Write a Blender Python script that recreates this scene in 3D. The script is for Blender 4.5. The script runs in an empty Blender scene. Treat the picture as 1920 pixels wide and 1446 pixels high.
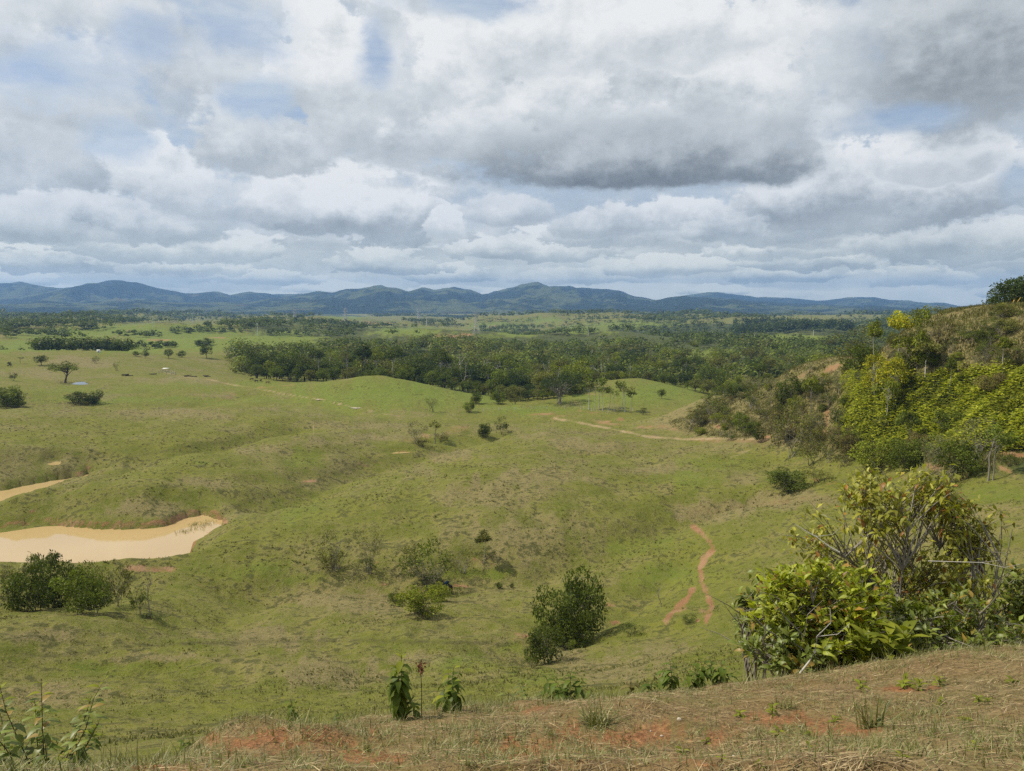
import bpy, math, random
import numpy as np
from mathutils import Matrix, Vector

# ------------------------------------------------------------------ camera, sky, sun, exposure
SC = bpy.context.scene
COL = SC.collection
F_PX, CX, CY = 1450.0, 960.0, 723.0          # focal length and centre in photograph pixels
PITCH = math.radians(5.9)
cam_data = bpy.data.cameras.new("camera")
cam_data.sensor_width = 36.0
cam_data.lens = 36.0 * F_PX / 1920.0
cam_data.clip_start = 0.1
cam_data.clip_end = 60000.0
cam = bpy.data.objects.new("camera", cam_data)
COL.objects.link(cam)
cam.location = (0, 0, 0)
cam.rotation_euler = (math.pi / 2 - PITCH, 0, 0)
SC.camera = cam

SUN_EL, SUN_AZ = math.radians(52), math.radians(-78)      # azimuth from +Y, negative = left
sun_dir = Vector((math.cos(SUN_EL) * math.sin(SUN_AZ), math.cos(SUN_EL) * math.cos(SUN_AZ), math.sin(SUN_EL)))
sun_data = bpy.data.lights.new("sun", 'SUN')
sun_data.energy = 4.6
sun_data.angle = math.radians(0.6)
sun_data.color = (1.0, 0.93, 0.80)
sun = bpy.data.objects.new("sun", sun_data)
COL.objects.link(sun)
sun.location = (-30, 10, 80)
sun.rotation_euler = sun_dir.to_track_quat('Z', 'Y').to_euler()

SC.view_settings.view_transform = 'Standard'
SC.view_settings.look = 'None'
SC.view_settings.exposure = 0.0
SC.view_settings.gamma = 1.0
SC.view_settings.use_curve_mapping = False
SC.render.engine = 'CYCLES'
SC.cycles.max_bounces = 5
SC.cycles.diffuse_bounces = 2
SC.cycles.glossy_bounces = 2
SC.cycles.transmission_bounces = 3
SC.cycles.transparent_max_bounces = 4
SC.cycles.volume_bounces = 0
SC.cycles.use_denoising = False
SC.cycles.use_fast_gi = False


class NT:
    """small helper to write node trees"""
    def __init__(self, tree):
        self.t = tree
        self.n = tree.nodes
        self.l = tree.links

    def new(self, kind, **kw):
        nd = self.n.new(kind)
        for k, v in kw.items():
            setattr(nd, k, v)
        return nd

    def put(self, sock, v):
        if v is None:
            return
        if isinstance(v, bpy.types.NodeSocket):
            self.l.new(v, sock)
        else:
            sock.default_value = v

    def m(self, op, a, b=None, c=None, clamp=False):
        nd = self.new('ShaderNodeMath', operation=op, use_clamp=clamp)
        self.put(nd.inputs[0], a)
        if b is not None:
            self.put(nd.inputs[1], b)
        if c is not None:
            self.put(nd.inputs[2], c)
        return nd.outputs[0]

    def vm(self, op, a, b=None):
        nd = self.new('ShaderNodeVectorMath', operation=op)
        self.put(nd.inputs[0], a)
        if b is not None:
            self.put(nd.inputs[1], b)
        return nd.outputs['Value'] if op in ('DOT_PRODUCT', 'LENGTH') else nd.outputs[0]

    def xyz(self, x, y, z):
        nd = self.new('ShaderNodeCombineXYZ')
        for i, v in enumerate((x, y, z)):
            self.put(nd.inputs[i], v)
        return nd.outputs[0]

    def mix(self, fac, a, b, blend='MIX', clamp=True):
        nd = self.new('ShaderNodeMix', data_type='RGBA', blend_type=blend)
        nd.clamp_factor = clamp
        self.put(nd.inputs['Factor'], fac)
        ca, cb = [s for s in nd.inputs if s.type == 'RGBA']
        self.put(ca, col4(a)); self.put(cb, col4(b))
        return [s for s in nd.outputs if s.type == 'RGBA'][0]

    def noise(self, vec, scale, detail=4, rough=0.5, dist=0.0, lac=2.0):
        nd = self.new('ShaderNodeTexNoise')
        nd.noise_dimensions = '3D'
        self.put(nd.inputs['Vector'], vec)
        nd.inputs['Scale'].default_value = scale
        nd.inputs['Detail'].default_value = detail
        nd.inputs['Roughness'].default_value = rough
        nd.inputs['Lacunarity'].default_value = lac
        nd.inputs['Distortion'].default_value = dist
        return nd.outputs['Fac']

    def smooth(self, v, lo, hi, to0=0.0, to1=1.0):
        nd = self.new('ShaderNodeMapRange', interpolation_type='SMOOTHSTEP')
        self.put(nd.inputs[0], v)
        for i, x in enumerate((lo, hi, to0, to1)):
            self.put(nd.inputs[i + 1], x)
        return nd.outputs[0]


def col4(c):
    if isinstance(c, (tuple, list)) and len(c) == 3:
        return (*c, 1.0)
    return c


def pix_dir(px, py):
    """world direction of a photograph pixel (camera at the origin looking along +Y, pitched down)"""
    x = (np.asarray(px, float) - CX) / F_PX
    u = -(np.asarray(py, float) - CY) / F_PX
    c, s = math.cos(PITCH), math.sin(PITCH)
    return x, c + u * s, -s + u * c


def pix_az_el(px, py):
    x, y, z = pix_dir(px, py)
    return np.degrees(np.arctan2(x, y)), np.degrees(np.arctan2(z, np.hypot(x, y)))


def to_pix(x, y, z):
    c, s = math.cos(PITCH), math.sin(PITCH)
    f = y * c - z * s
    u = y * s + z * c
    f = np.where(f < 1e-3, 1e-3, f)
    return CX + F_PX * x / f, CY - F_PX * u / f

# ---- sky: Nishita blue behind a broken deck of cumulus, all in the world shader
world = bpy.data.worlds.new("World")
SC.world = world
world.use_nodes = True
world.cycles.sampling_method = 'MANUAL'
world.cycles.sample_map_resolution = 512
W = NT(world.node_tree)
W.n.clear()
sky = W.new('ShaderNodeTexSky', sky_type='NISHITA')
sky.sun_disc = False
sky.sun_elevation = SUN_EL
sky.sun_rotation = SUN_AZ
sky.dust_density = 1.5
SKY_STR = 0.1
K10 = 1.0 / SKY_STR
DEG = 57.29578
tcw = W.new('ShaderNodeTexCoord')
sepw = W.new('ShaderNodeSeparateXYZ')
W.l.new(tcw.outputs['Generated'], sepw.inputs[0])
DX, DY, DZ = sepw.outputs
AZ = W.m('MULTIPLY', W.m('ARCTAN2', DX, DY), DEG)
EL = W.m('MULTIPLY', W.m('ARCSINE', DZ), DEG)


def field(sa, se, seed, detail, rough, da=0.0, de=0.0):
    a = W.m('MULTIPLY_ADD', AZ, sa, da * sa)
    e = W.m('MULTIPLY_ADD', EL, se, de * se)
    return W.noise(W.xyz(a, e, seed), 1.0, detail, rough)


N1 = field(0.19, 0.24, 3.1, 9, 0.63)                     # billows
N1b = field(0.19, 0.24, 3.1, 4, 0.55, -0.7, 1.1)         # the same a little towards the sun: relief
RELIEF = W.m('SUBTRACT', N1, N1b)
NB = field(0.055, 0.09, 23.0, 5, 0.55)                   # broad, soft variation
NS = field(0.10, 0.45, 55.0, 6, 0.62)                    # thin streaks of the high veil
N2 = field(0.42, 0.80, 7.7, 6, 0.60)                     # small billows of the far clouds
N2c = W.m('SUBTRACT', N2, 0.5)
N1c = W.m('MULTIPLY_ADD', N2c, 0.35, W.m('SUBTRACT', N1, 0.5))
RELC = W.m('MULTIPLY', RELIEF, 1.0)


def make_puff_group():
    """one cumulus as a node group: a flat-based ellipse with a billowing edge, pale on top and grey below, laid over what is behind"""
    g = bpy.data.node_groups.new('cumulus', 'ShaderNodeTree')
    for nm in ('Az', 'El', 'N', 'Rel', 'Br', 'Alpha', 'a', 'e', 'iw', 'iu', 'id', 'top', 'bot', 'soft', 'op', 'k', 'r'):
        g.interface.new_socket(nm, in_out='INPUT', socket_type='NodeSocketFloat')
    for nm in ('Br', 'Alpha'):
        g.interface.new_socket(nm, in_out='OUTPUT', socket_type='NodeSocketFloat')
    G = NT(g)
    gi = G.new('NodeGroupInput').outputs
    go = G.new('NodeGroupOutput').inputs
    u = G.m('MULTIPLY', G.m('SUBTRACT', gi['Az'], gi['a']), gi['iw'])
    de = G.m('SUBTRACT', gi['El'], gi['e'])
    vy = G.m('MULTIPLY', G.m('MAXIMUM', de, 0.0), gi['iu'])
    v = G.m('MULTIPLY_ADD', G.m('MINIMUM', de, 0.0), gi['id'], vy)
    r = G.m('SQRT', G.m('MULTIPLY_ADD', u, u, G.m('MULTIPLY', v, v)))
    f = G.m('MULTIPLY_ADD', gi['N'], gi['k'], G.m('SUBTRACT', 1.0, r))
    al = G.smooth(f, 0.0, gi['soft'], 0.0, gi['op'])
    t = G.smooth(G.m('MULTIPLY_ADD', gi['N'], 1.9, v), -0.5, 0.62, gi['bot'], gi['top'])
    b = G.m('MULTIPLY_ADD', gi['Rel'], gi['r'], t)
    G.l.new(G.m('MULTIPLY_ADD', al, G.m('SUBTRACT', b, gi['Br']), gi['Br']), go['Br'])
    G.l.new(G.m('MAXIMUM', gi['Alpha'], al), go['Alpha'])
    return g


PUFF = make_puff_group()


class Deck:
    """brightness and opacity of the cloud cover, built up from the back to the front"""
    def __init__(self):
        self.al = W.smooth(W.m('ADD', W.m('MULTIPLY', N1, 0.5), W.m('MULTIPLY', NB, 0.5)), 0.36, 0.53, 0.0, 0.94)
        self.br = W.m('ADD', 0.66, W.m('ADD', W.m('MULTIPLY', RELIEF, 0.9), W.m('MULTIPLY', W.m('SUBTRACT', NB, 0.5), 0.5)))

    def hole(self, x, y, hw, hh, s):
        a_, e_ = pix_az_el(x, y)
        u = W.m('MULTIPLY', W.m('SUBTRACT', AZ, float(a_)), F_PX / (hw * DEG))
        v = W.m('MULTIPLY', W.m('SUBTRACT', EL, float(e_)), F_PX / (hh * DEG))
        r = W.m('SQRT', W.m('MULTIPLY_ADD', u, u, W.m('MULTIPLY', v, v)))
        g = W.smooth(W.m('SUBTRACT', r, W.m('MULTIPLY', N1c, 2.6)), 1.25, 0.3, 1.0, 1.0 - s)
        self.al = W.m('MULTIPLY', self.al, g)

    def row(self, y_base, h_px, sa, seed, thr, top, bot, op):
        """a rank of small cumulus with level bases, seen far off"""
        e0 = float(pix_az_el(960, y_base)[1])
        h = h_px / F_PX * DEG
        n_ = field(sa, 0.75 / h, seed, 5, 0.58)
        y = W.m('MULTIPLY', W.m('SUBTRACT', EL, e0), 1.0 / h)
        f = W.m('SUBTRACT', W.m('SUBTRACT', n_, thr), W.m('MULTIPLY', y, 0.22))
        al = W.m('MULTIPLY', W.smooth(f, 0.0, 0.085), W.smooth(W.m('ADD', y, W.m('MULTIPLY', N1c, 0.8)), -0.45, 0.08, 0.0, op))
        al = W.m('MULTIPLY', al, W.smooth(EL, 10.5, 8.0))
        b = W.smooth(W.m('ADD', y, W.m('MULTIPLY', W.m('SUBTRACT', f, 0.06), -3.0)), -0.15, 0.85, bot, top)
        b = W.m('MULTIPLY_ADD', RELIEF, 0.35, b)
        self.br = W.m('MULTIPLY_ADD', al, W.m('SUBTRACT', b, self.br), self.br)
        self.al = W.m('MAXIMUM', self.al, al)

    def puff(self, x, y, hw, up, down, top, bot, soft=0.25, op=1.0, k=1.8, rel=0.62, nz=None):
        soft *= 0.5
        a_, e_ = pix_az_el(x, y)
        nd = W.new('ShaderNodeGroup')
        nd.node_tree = PUFF
        for key, v in dict(Az=AZ, El=EL, N=N1c if nz is None else nz, Rel=RELIEF, Br=self.br, Alpha=self.al, a=float(a_), e=float(e_), iw=F_PX / (hw * DEG), iu=F_PX / (up * DEG), id=F_PX / (down * DEG), top=top, bot=bot, soft=soft, op=op, k=k, r=rel).items():
            W.put(nd.inputs[key], v)
        self.br, self.al = nd.outputs['Br'], nd.outputs['Alpha']

    def shader(self):
        b = W.m('ADD', W.m('MULTIPLY_ADD', self.br, 1.06, 0.03), W.m('MULTIPLY', W.m('SUBTRACT', NB, 0.5), 0.16))
        ramp = W.new('ShaderNodeValToRGB')
        W.l.new(b, ramp.inputs[0])
        els = ramp.color_ramp.elements
        els[0].position, els[0].color = 0.0, (0.185, 0.205, 0.215, 1)
        els[1].position, els[1].color = 1.0, (0.88, 0.89, 0.885, 1)
        for p_, c_ in ((0.25, (0.31, 0.34, 0.355)), (0.5, (0.49, 0.53, 0.55)), (0.75, (0.68, 0.715, 0.73))):
            e_ = els.new(p_); e_.color = (*c_, 1)
        warm = W.mix(W.smooth(EL, 7.0, 0.5), (K10, K10, K10), (K10 * 1.15, K10 * 1.12, K10 * 0.90))
        cl = W.mix(1.0, ramp.outputs[0], warm, 'MULTIPLY')
        al = W.m('MAXIMUM', self.al, W.smooth(EL, 10.0, 4.0))
        bg = W.new('ShaderNodeBackground')
        bg.inputs[1].default_value = SKY_STR
        W.l.new(W.mix(al, BLUE, cl), bg.inputs[0])
        return bg.outputs[0]


BLUE = W.mix(W.smooth(NS, 0.3, 0.75, 0.30, 0.92), W.mix(1.0, sky.outputs[0], (0.85, 0.95, 1.1), 'MULTIPLY'), (0.57 * K10, 0.655 * K10, 0.735 * K10))
HOLES = [(505, 190, 75, 36, .95), (705, 95, 40, 70, .9), (1680, 222, 95, 26, .95), (70, 130, 110, 50, .8), (460, 50, 110, 50, .7), (880, 10, 120, 22, .9), (1905, 345, 30, 36, .9), (225, 262, 60, 34, .7), (265, 70, 60, 40, .6)]
ROWS = [(562, 40, 0.07, 101.0, 0.34, 1.0, 0.84, .95), (524, 60, 0.06, 121.0, 0.38, 1.0, 0.60, .85), (460, 90, 0.05, 141.0, 0.40, 0.90, 0.46, .85)]
rs = random.Random(12)
LOW = []
for yb, cnt, w0, w1, hh in ((543, 5, 60, 150, 17), (522, 6, 80, 170, 26), (496, 6, 80, 180, 36), (466, 5, 90, 190, 46), (436, 4, 110, 200, 56)):
    for i_ in range(cnt):
        LOW.append((-60 + (i_ + rs.uniform(0.1, 0.9)) * 2040 / cnt, yb + rs.uniform(-7, 7), rs.uniform(w0, w1), hh * rs.uniform(0.8, 1.35), hh * 0.5, rs.uniform(.88, 1.12), rs.uniform(.34, .48), .3, rs.uniform(.8, 1.0), 2.4, .7))
MIDC = [(110, 345, 180, 80, 60, .62, .44, .6, .9), (255, 425, 180, 70, 32, .86, .42, .35, .95), (640, 400, 210, 120, 44, .98, .38, .35, 1.), (310, 338, 100, 92, 50, 1.02, .62, .4, .95), (420, 380, 150, 60, 40, .84, .5, .5, .85), (960, 400, 120, 40, 26, .8, .44, .5, .85), (1530, 440, 120, 40, 26, .84, .42, .45, .85), (60, 430, 130, 50, 30, .8, .46, .5, .85),
        (1270, 408, 120, 46, 26, .98, .5, .35, .95), (1130, 425, 110, 54, 26, .88, .42, .35, .95), (1420, 432, 150, 66, 28, .86, .36, .4, .95), (832, 428, 40, 46, 30, 1.0, .6, .3, .9), (1760, 455, 150, 62, 30, .9, .42, .4, .9)]
HIGH = [(170, 205, 150, 60, 40, .62, .46, .8, .75), (150, 125, 130, 66, 40, .92, .66, .5, .6), (352, 150, 95, 150, 95, .62, .50, .8, .75), (490, 292, 160, 100, 40, .80, .42, .45, .95),
        (1650, 380, 270, 140, 56, .92, .34, .4, 1.), (1745, 300, 110, 66, 40, .96, .6, .35, .9),
        (620, 150, 110, 180, 120, .98, .62, .3, 1.), (790, 220, 260, 130, 110, .80, .52, .5, .95),
        (1120, 190, 480, 300, 150, .90, .52, .45, 1.), (1040, 200, 150, 90, 60, .98, .60, .5, .85), (1380, 190, 150, 100, 70, .92, .52, .5, .85), (860, 150, 110, 90, 60, .98, .6, .45, .85), (1010, 70, 170, 110, 90, .95, .66, .5, .8), (1300, 50, 150, 90, 80, .94, .62, .5, .7), (900, 270, 190, 70, 60, .82, .5, .7, .8),
        (1190, 318, 420, 110, 46, .46, .06, .9, 1.0, 1.5, .6), (1810, 120, 280, 260, 130, .56, .22, 1.2, 1.0, 1.4, .5)]
up_deck, low_deck, far_deck = Deck(), Deck(), Deck()
for r_ in ROWS:
    low_deck.row(*r_); far_deck.row(*r_)
for p_ in LOW:
    low_deck.puff(*p_, nz=N2c)
for p_ in MIDC + HIGH:
    low_deck.puff(*p_); up_deck.puff(*p_)
for h_ in HOLES:
    up_deck.hole(*h_); low_deck.hole(*h_)


def choose(fac, a, b):
    nd = W.new('ShaderNodeMixShader')
    W.l.new(fac, nd.inputs[0]); W.l.new(a, nd.inputs[1]); W.l.new(b, nd.inputs[2])
    return nd.outputs[0]


# the clouds that stand in this part of the sky; elsewhere the deck simply goes on
inview = choose(W.m('GREATER_THAN', EL, 11.0), low_deck.shader(), up_deck.shader())
ahead = W.m('MULTIPLY', W.m('LESS_THAN', W.m('ABSOLUTE', AZ), 62.0), W.m('LESS_THAN', EL, 45.0))
wo = W.new('ShaderNodeOutputWorld')
W.l.new(choose(ahead, far_deck.shader(), inview), wo.inputs[0])


# ------------------------------------------------------------------ helpers
def hash01(ix, iy, seed):
    h = (ix.astype(np.int64) * 374761393 + iy.astype(np.int64) * 668265263 + seed * 1442695041) & 0xFFFFFFFF
    h = ((h ^ (h >> 13)) * 1274126177) & 0xFFFFFFFF
    h = (h ^ (h >> 16)) & 0xFFFFFFFF
    return h.astype(np.float64) / 4294967295.0


def vnoise(x, y, seed=0):
    ix, iy = np.floor(x), np.floor(y)
    fx, fy = x - ix, y - iy
    fx = fx * fx * fx * (fx * (fx * 6 - 15) + 10); fy = fy * fy * fy * (fy * (fy * 6 - 15) + 10)
    a = hash01(ix, iy, seed); b = hash01(ix + 1, iy, seed)
    c = hash01(ix, iy + 1, seed); d = hash01(ix + 1, iy + 1, seed)
    return (a + (b - a) * fx) * (1 - fy) + (c + (d - c) * fx) * fy


def fbm(x, y, octv=4, seed=0, gain=0.5):
    s, amp, tot = 0.0, 1.0, 0.0
    ca, sa = math.cos(0.6), math.sin(0.6)
    for o in range(octv):
        s = s + amp * vnoise(x, y, seed + o * 17)
        tot += amp
        amp *= gain
        x, y = (x * ca - y * sa) * 2.03 + 11.3, (x * sa + y * ca) * 2.03 + 5.7
    return s / tot


def sstep(a, b, x):
    t = np.clip((x - a) / (b - a), 0, 1)
    return t * t * (3 - 2 * t)


def mesh_np(name, V, loops, sizes, mat=None, attrs=None, smooth=False):
    """mesh from numpy arrays: V (n,3), flat loop vertex indices, polygon sizes"""
    V = np.ascontiguousarray(V, np.float32)
    loops = np.ascontiguousarray(loops, np.int32).ravel()
    sizes = np.ascontiguousarray(sizes, np.int32).ravel()
    me = bpy.data.meshes.new(name)
    me.vertices.add(len(V))
    me.vertices.foreach_set('co', V.ravel())
    me.loops.add(len(loops))
    me.loops.foreach_set('vertex_index', loops)
    me.polygons.add(len(sizes))
    starts = np.zeros(len(sizes), np.int32)
    starts[1:] = np.cumsum(sizes)[:-1]
    me.polygons.foreach_set('loop_start', starts)
    if smooth:
        me.polygons.foreach_set('use_smooth', np.ones(len(sizes), bool))
    for k, a in (attrs or {}).items():
        a = np.asarray(a, np.float32)
        if a.ndim == 2:
            at_ = me.attributes.new(k, 'FLOAT_COLOR', 'POINT')
            at_.data.foreach_set('color', np.ascontiguousarray(a).ravel())
        else:
            at_ = me.attributes.new(k, 'FLOAT', 'POINT')
            at_.data.foreach_set('value', np.ascontiguousarray(a))
    me.update(calc_edges=True)
    if mat:
        me.materials.append(mat)
    return me


def link(name, data, parent=None, label=None, category=None, kind=None, group=None):
    o = bpy.data.objects.new(name, data)
    COL.objects.link(o)
    if parent is not None:
        o.parent = parent
    if label:
        o['label'] = label
    if category:
        o['category'] = category
    if kind:
        o['kind'] = kind
    if group:
        o['group'] = group
    return o


def new_mat(name):
    m = bpy.data.materials.new(name)
    m.use_nodes = True
    m.node_tree.nodes.clear()
    return m, NT(m.node_tree)


def finish(N, shader, disp=None):
    out = N.new('ShaderNodeOutputMaterial')
    N.l.new(shader, out.inputs['Surface'])


def principled(N, col, rough=0.9, spec=0.2, normal=None):
    b = N.new('ShaderNodeBsdfPrincipled')
    N.put(b.inputs['Base Color'], col4(col))
    N.put(b.inputs['Roughness'], rough)
    N.put(b.inputs['Specular IOR Level'], spec)
    if normal is not None:
        N.l.new(normal, b.inputs['Normal'])
    return b.outputs[0]


def plain_mat(name, col, rough=0.8, spec=0.3, var=0.25, scale=8.0):
    m, N = new_mat(name)
    tc = N.new('ShaderNodeTexCoord')
    n = N.noise(tc.outputs['Object'], scale, 5, 0.6)
    c = N.mix(n, tuple(x * (1 - var) for x in col), tuple(min(1, x * (1 + var)) for x in col))
    finish(N, principled(N, c, rough, spec))
    return m


# ------------------------------------------------------------------ terrain: heights
# along each picture column, (distance in metres, picture row) pairs describe how the ground rises and falls
FAR = [(2300, 607), (4000, 598), (7000, 594)]
COLS = {
 -350: [(2.6, 1440), (4.0, 1500), (9, 1600), (22, 1500), (45, 1400), (60, 1300), (95, 1165), (124, 1085), (153, 1000), (170, 957), (190, 922), (230, 850), (280, 800), (320, 767), (365, 786), (430, 735), (485, 715), (560, 690), (700, 660), (820, 664), (1000, 642), (1300, 626)],
 0: [(2.6, 1450), (3.2, 1490), (4.0, 1540), (9, 1590), (22, 1480), (45, 1400), (62, 1305), (95, 1165), (104, 1148), (124, 1086), (153, 990), (168, 955), (184, 921), (215, 870), (230, 850), (280, 800), (318, 765), (362, 784), (405, 755), (430, 735), (485, 715), (560, 690), (700, 657), (800, 662), (1000, 640), (1300, 625)],
 240: [(2.6, 1446), (3.4, 1452), (4.2, 1464), (9, 1520), (22, 1445), (45, 1375), (62, 1292), (95, 1168), (106, 1140), (127, 1078), (153, 985), (165, 955), (188, 903), (222, 864), (232, 853), (255, 825), (290, 790), (322, 765), (365, 784), (408, 754), (440, 733), (490, 712), (570, 688), (700, 660), (790, 664), (900, 648), (1100, 624), (1300, 622)],
 480: [(2.6, 1445), (3.4, 1416), (4.5, 1384), (9, 1455), (22, 1400), (45, 1345), (62, 1280), (95, 1180), (115, 1110), (130, 1060), (150, 992), (162, 955), (175, 936), (192, 896), (230, 842), (280, 795), (326, 767), (365, 778), (410, 746), (450, 728), (500, 710), (590, 712), (690, 682), (800, 652), (960, 630), (1150, 634), (1300, 628)],
 720: [(2.6, 1446), (3.6, 1392), (4.8, 1347), (9, 1430), (22, 1380), (45, 1330), (62, 1270), (95, 1165), (112, 1110), (125, 1060), (145, 1000), (175, 930), (205, 883), (226, 856), (250, 825), (290, 795), (330, 779), (345, 774), (390, 740), (440, 706), (480, 724), (600, 705), (780, 668), (1000, 638), (1200, 622), (1350, 624)],
 960: [(2.6, 1446), (3.8, 1378), (5, 1325), (9, 1400), (22, 1360), (45, 1310), (62, 1255), (90, 1175), (112, 1100), (128, 1045), (150, 978), (185, 903), (220, 848), (255, 812), (275, 800), (305, 803), (330, 786), (360, 768), (400, 753), (460, 745), (600, 708), (800, 676), (1000, 650), (1300, 630)],
 1200: [(2.6, 1446), (3.9, 1370), (5.4, 1302), (9, 1370), (22, 1330), (45, 1280), (65, 1235), (88, 1170), (105, 1120), (125, 1055), (150, 985), (185, 910), (220, 855), (250, 825), (285, 800), (310, 791), (345, 771), (390, 745), (440, 722), (480, 712), (540, 726), (700, 693), (900, 662), (1300, 632)],
 1330: [(2.6, 1446), (4.0, 1362), (5.7, 1290), (9, 1350), (22, 1310), (45, 1262), (65, 1215), (88, 1160), (105, 1110), (125, 1045), (150, 975), (185, 900), (210, 858), (232, 832), (262, 798), (285, 762), (300, 744), (340, 778), (420, 752), (480, 740), (540, 728), (700, 697), (900, 664), (1300, 632)],
 1500: [(2.6, 1446), (4.2, 1352), (6, 1276), (9, 1335), (22, 1290), (45, 1240), (65, 1200), (88, 1140), (105, 1080), (125, 1020), (150, 955), (172, 905), (190, 870), (205, 840), (222, 800), (240, 745), (258, 702), (265, 691), (300, 738), (360, 750), (500, 725), (700, 697), (900, 664), (1300, 633)],
 1680: [(2.6, 1446), (4.4, 1340), (6.5, 1244), (9, 1300), (22, 1250), (45, 1190), (65, 1140), (88, 1070), (110, 1000), (135, 940), (155, 905), (170, 860), (180, 800), (190, 730), (205, 655), (215, 627), (250, 662), (320, 722), (500, 718), (700, 692), (900, 664), (1300, 634)],
 1920: [(2.6, 1446), (4.6, 1325), (7.3, 1208), (9.5, 1262), (22, 1220), (45, 1150), (65, 1090), (88, 1010), (110, 945), (128, 900), (138, 868), (144, 857), (150, 820), (160, 755), (175, 680), (190, 615), (205, 580), (218, 574), (250, 602), (320, 682), (500, 702), (700, 684), (1300, 634)],
 2250: [(2.6, 1446), (4.8, 1310), (7.8, 1180), (10, 1222), (22, 1170), (45, 1080), (88, 950), (128, 870), (150, 790), (175, 660), (200, 575), (218, 562), (250, 585), (320, 665), (500, 692), (1000, 652), (1300, 634)],
}
pts = []
for px, lst in COLS.items():
    for d, py in lst + FAR:
        x, y, z = pix_dir(px, py)
        pts.append((math.atan2(x, y), d, -z / math.hypot(x, y)))
    az = math.atan2(*pix_dir(px, 900)[:2])
    for d, q in ((0.5, 3.2), (1.0, 1.6), (1.7, 0.95)):
        pts.append((az, d, q))
for azd in (-180, -150, -115, -80, 80, 115, 150, 180):
    for d, z in ((0.5, -1.6), (1, -1.6), (1.7, -1.6), (3, -1.9), (8, -4.5), (22, -10), (45, -18), (100, -33), (300, -44), (1000, -50), (2300, -46), (7000, -50)):
        pts.append((math.radians(azd), d, -z / d))
pts = np.array(pts)
TS = 0.16
TP = np.stack([pts[:, 0], np.log(pts[:, 1])], 1) / TS
Q0 = pts[:, 2] * np.minimum(1.0, pts[:, 1] / 2.6)      # damp the steep values right under the camera


def tps_k(r2):
    return np.where(r2 > 1e-12, r2 * np.log(np.maximum(r2, 1e-12)) * 0.5, 0.0)


n = len(TP)
r2 = ((TP[:, None, :] - TP[None, :, :]) ** 2).sum(-1)
A = np.zeros((n + 3, n + 3))
A[:n, :n] = tps_k(r2) + np.eye(n) * 0.004
A[:n, n] = 1; A[:n, n + 1:] = TP
A[n, :n] = 1; A[n + 1:, :n] = TP.T
sol = np.linalg.solve(A, np.concatenate([Q0, np.zeros(3)]))


def base_height(x, y):
    d = np.maximum(np.hypot(x, y), 0.3)
    P = np.stack([np.arctan2(x, y), np.log(d)], -1).reshape(-1, 2) / TS
    out = np.empty(len(P))
    for i in range(0, len(P), 20000):
        p = P[i:i + 20000]
        rr = (p[:, 0:1] - TP[None, :, 0]) ** 2 + (p[:, 1:2] - TP[None, :, 1]) ** 2
        out[i:i + 20000] = tps_k(rr) @ sol[:n] + sol[n] + p @ sol[n + 1:]
    q = out.reshape(np.shape(d)) / np.minimum(1.0, d / 2.6)
    return -q * d


WATER_Z = -45.0
def shore(pxpy, z=WATER_Z):
    pxpy = np.array(pxpy, float)
    x, y, dz = pix_dir(pxpy[:, 0], pxpy[:, 1])
    t = z / dz
    return np.stack([x * t, y * t], 1)


POND_NEAR = shore([(-260, 992), (-120, 990), (0, 993), (40, 988), (85, 983), (130, 987), (180, 991), (235, 992), (285, 990), (320, 984), (345, 972), (372, 966), (398, 968), (412, 976), (424, 992), (400, 1003), (368, 1022), (352, 1046), (330, 1064), (290, 1070), (240, 1075), (180, 1080), (120, 1084), (60, 1086), (0, 1088), (-120, 1090), (-260, 1092)])
POND_FAR = shore([(-260, 918), (-120, 922), (0, 921), (40, 912), (90, 902), (150, 893), (172, 889), (158, 900), (110, 915), (72, 926), (50, 940), (20, 953), (0, 959), (-120, 972), (-260, 978)])


def poly_sd(P, poly):
    """signed distance to a polygon, negative inside"""
    best = np.full(len(P), 1e9)
    inside = np.zeros(len(P), bool)
    m_ = len(poly)
    for i in range(m_):
        a, b = poly[i], poly[(i + 1) % m_]
        ab = b - a
        t = np.clip(((P - a) @ ab) / (ab @ ab), 0, 1)
        best = np.minimum(best, np.hypot(*(P - (a + t[:, None] * ab)).T))
        cond = (a[1] > P[:, 1]) != (b[1] > P[:, 1])
        with np.errstate(divide='ignore', invalid='ignore'):
            xi = (b[0] - a[0]) * (P[:, 1] - a[1]) / (b[1] - a[1] + 1e-12) + a[0]
        inside ^= cond & (P[:, 0] < xi)
    return np.where(inside, -best, best)


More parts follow.
